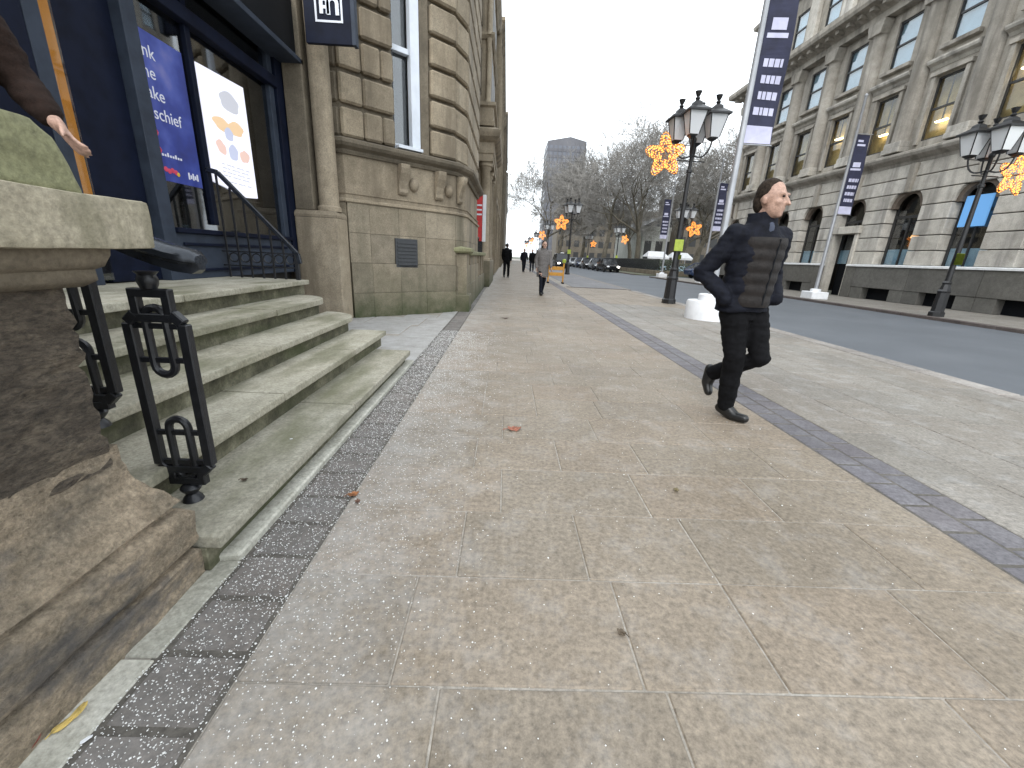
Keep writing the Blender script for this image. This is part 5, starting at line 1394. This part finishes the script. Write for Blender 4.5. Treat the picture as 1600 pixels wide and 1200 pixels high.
make_person('man in black padded jacket and quilted vest striding past, hands in pockets', (1.745, 3.04, 0), R(14), walkJ, (M['cloth_navy'], M['cloth_black'], M['shoe']), .985, None, True, .010, None, False)
def stride(s=.25, arm=.2):
    return dict(head=(0,-.03,1.63), neck=(0,-.0,1.50), pel=(0,0,.95), chest=(0,0,1.28),
        hipR=(-.09,0,.92), kneeR=(-.09,-s*.75,.50), ankR=(-.09,-s,.09), toeR=(-.09,-s-.16,.05), hipL=(.09,0,.92), kneeL=(.09,s*.3,.49), ankL=(.09,s*1.15,.14), toeL=(.09,s*1.15-.11,.05),
        shoR=(-.19,0,1.41), elbR=(-.24,arm*.5,1.14), wriR=(-.23,arm*.4-.06,.90), shoL=(.19,0,1.41), elbL=(.24,-arm*.4,1.14), wriL=(.22,-arm-.08,.92))
jw = stride(.20,.12); jw['legw'] = .8
make_person('woman in a long grey coat and dark leggings walking along the pavement', (1.16, 13.5, 0), R(12), jw, (M['cloth_grey'], M['cloth_navy'], M['shoe']), .94, .60, False, .014, None, True, None, True)
make_person('pedestrian in black close to the left building line', (0.0, 23.5, 0), R(175), stride(.22), (M['cloth_black'], M['cloth_black'], M['shoe']), 1.03, None, False, .018, 'distant pedestrians', True)
make_person('pedestrian in dark blue, left of the pair beyond the woman in grey', (1.35, 33.5, 0), R(10), stride(.2), (M['cloth_navy'], M['cloth_navy'], M['shoe']), 1.0, None, False, .02, 'distant pedestrians', True)
make_person('pedestrian in black coat, right of the pair beyond the woman in grey', (2.05, 34.5, 0), R(-8), stride(.24), (M['cloth_black'], M['cloth_navy'], M['shoe']), 1.0, .72, False, .02, 'distant pedestrians', True)
# person on the steps behind the pier, cut by the left edge
sj = stride(.12,.05); sj['shoR'] = V3((-.19,0,1.41)); sj['elbR'] = V3((-.25,.06,1.13)); sj['wriR'] = V3((-.20,-.17,1.03)); sj['elbL'] = V3((.27,-.05,1.14)); sj['wriL'] = V3((.30,-.22,.98)); sj['curl'] = .35; sj['cuff'] = .3
sj['hdirL'] = V3((.10,-.55,-.55)); sj['hsideL'] = V3((.2,.5,-.4)); sj['thumbL'] = -1
make_person('person in umber coat on the steps behind the pier, arm and hand showing', (-2.27, 1.86, .61), R(62), sj, (M['cloth_umber'], M['cloth_black'], M['shoe']), 1.0, .62, False, .012, None, True)

# ------------------------------------------------------------------ litter: leaves, salt
def leaf(label, x, y, z, size, rz, c1, seed, lobed=True, tilt=(0,0)):
    rr = random.Random(seed); n = 30; vs = [(0,0,.004)]; 
    for i in range(n):
        a = 2*math.pi*i/n
        r_ = size*(.55+.30*abs(math.cos(2.5*a))**.7+.10*rr.random()) if lobed else size*(.35+.65*abs(math.cos(a)))*(.9+.1*rr.random())
        px, py = r_*math.cos(a), r_*math.sin(a)*(.8 if lobed else .45)
        vs.append((px, py, .004+.28*(px*px)/size+.18*abs(py)*rr.random()))
    m = n+1; vs2 = vs+[(v[0],v[1],v[2]+.0012) for v in vs]
    fs = [(0,1+i,1+(i+1)%n) for i in range(n)]+[(m,m+1+(i+1)%n,m+1+i) for i in range(n)]+[(1+i,m+1+i,m+1+(i+1)%n,1+(i+1)%n) for i in range(n)]
    mb = MB().add(vs2, fs); mb.tube([(-size*1.5,0,.006),(-size*.9,size*.05,.012),(0,0,.008),(size*.6,0,.004+.1*size)], .0018, 5)
    mt = paint('dry_leaf_%d' % seed, c1, .7, 0, .35, 40, .3)
    o = obj('fallen_leaf', mb, mt); o.location = (x, y, z); o.rotation_euler = (tilt[0], tilt[1], rz); tag(o, label, 'leaf', 'fallen leaves on the pavement')
leaf('curled orange-brown leaf on the sett strip below the steps', -.70, 1.755, .003, .030, .6, (.33,.13,.045), 1)
leaf('yellow leaf lying against the foot of the pier', -1.03, .735, .004, .038, 1.1, (.55,.40,.12), 2, False, (.15,-.25))
leaf('dark red leaf at the foot of the pier below the yellow one', -1.06, .665, .006, .034, 1.4, (.17,.045,.03), 3, False, (.1,-.3))
leaf('flat reddish leaf in the middle of the footway', .10, 2.62, .002, .055, .2, (.34,.13,.08), 4)
leaf('small brown leaf on the footway left of the reddish leaf', -.66, 1.70+.0, .002, .018, 2.0, (.16,.08,.05), 5)
leaf('small dark leaf far down the footway', .02, 7.9, .002, .07, .1, (.10,.06,.04), 6)
leaf('dark brown leaf scrap near the camera, right of centre', .42, 1.02, .002, .018, 2.4, (.10,.075,.05), 7)
leaf('little dry leaf scrap on the bottom step', -1.12, 1.62, .147, .016, .4, (.09,.06,.035), 8)
leaf('olive leaf scrap in the footway near the lower right', .95, 1.9, .002, .020, 1.0, (.14,.11,.05), 9)
def flat_piece(label, x, y, z, size, rz, mat):
    mb = MB().prism([(-size,-.3*size),(-.4*size,-.5*size),(.8*size,-.25*size),(size,.1*size),(.3*size,.45*size),(-.8*size,.3*size)], 'z', 0, .002)
    o = obj('paper_scrap', mb, mat, bevel=.0006); o.location = (x, y, z); o.rotation_euler = (0,.04,rz); tag(o, label, 'litter', 'paper scraps')
flat_piece('white paper scrap on the setts at the lower left', -.955, .692, .003, .012, .9, M['white'])
flat_piece('tiny white paper scrap on the bottom step', -1.13, 2.05, .147, .008, .5, M['white'])
def salt():
    n = 15000; oct_ = np.array([(1,0,0),(-1,0,0),(0,1,0),(0,-1,0),(0,0,1),(0,0,-1)], float)
    fc = [(0,2,4),(2,1,4),(1,3,4),(3,0,4),(2,0,5),(1,2,5),(3,1,5),(0,3,5)]
    y = .35+rng.random(n)**1.5*6.0
    x = np.where(rng.random(n) < .62, rng.uniform(-.965,-.70,n), -.70+np.abs(rng.normal(0,.30,n)))
    far = rng.random(n) < .06; x = np.where(far, rng.uniform(-.6,2.0,n), x)
    s = rng.uniform(.0008,.0024,n)*(1+.15*y); s *= np.where(rng.random(n) < .1, 1.4, 1)
    c = np.stack([x, y, s*.55], 1)
    sc = np.stack([s*rng.uniform(.7,1.4,n), s*rng.uniform(.7,1.4,n), s*.7], 1)
    V = (c[:,None,:]+oct_[None]*sc[:,None,:]).reshape(-1,3)
    F = (np.arange(n)[:,None,None]*6+np.array(fc)[None]).reshape(-1,3)
    me = bpy.data.meshes.new('road_salt'); me.from_pydata(V.tolist(), [], F.tolist())
    o = obj('road_salt', me, M['salt']); tag(o, 'white rock salt grains scattered over the dark sett strip', 'salt', kind='stuff')
salt()
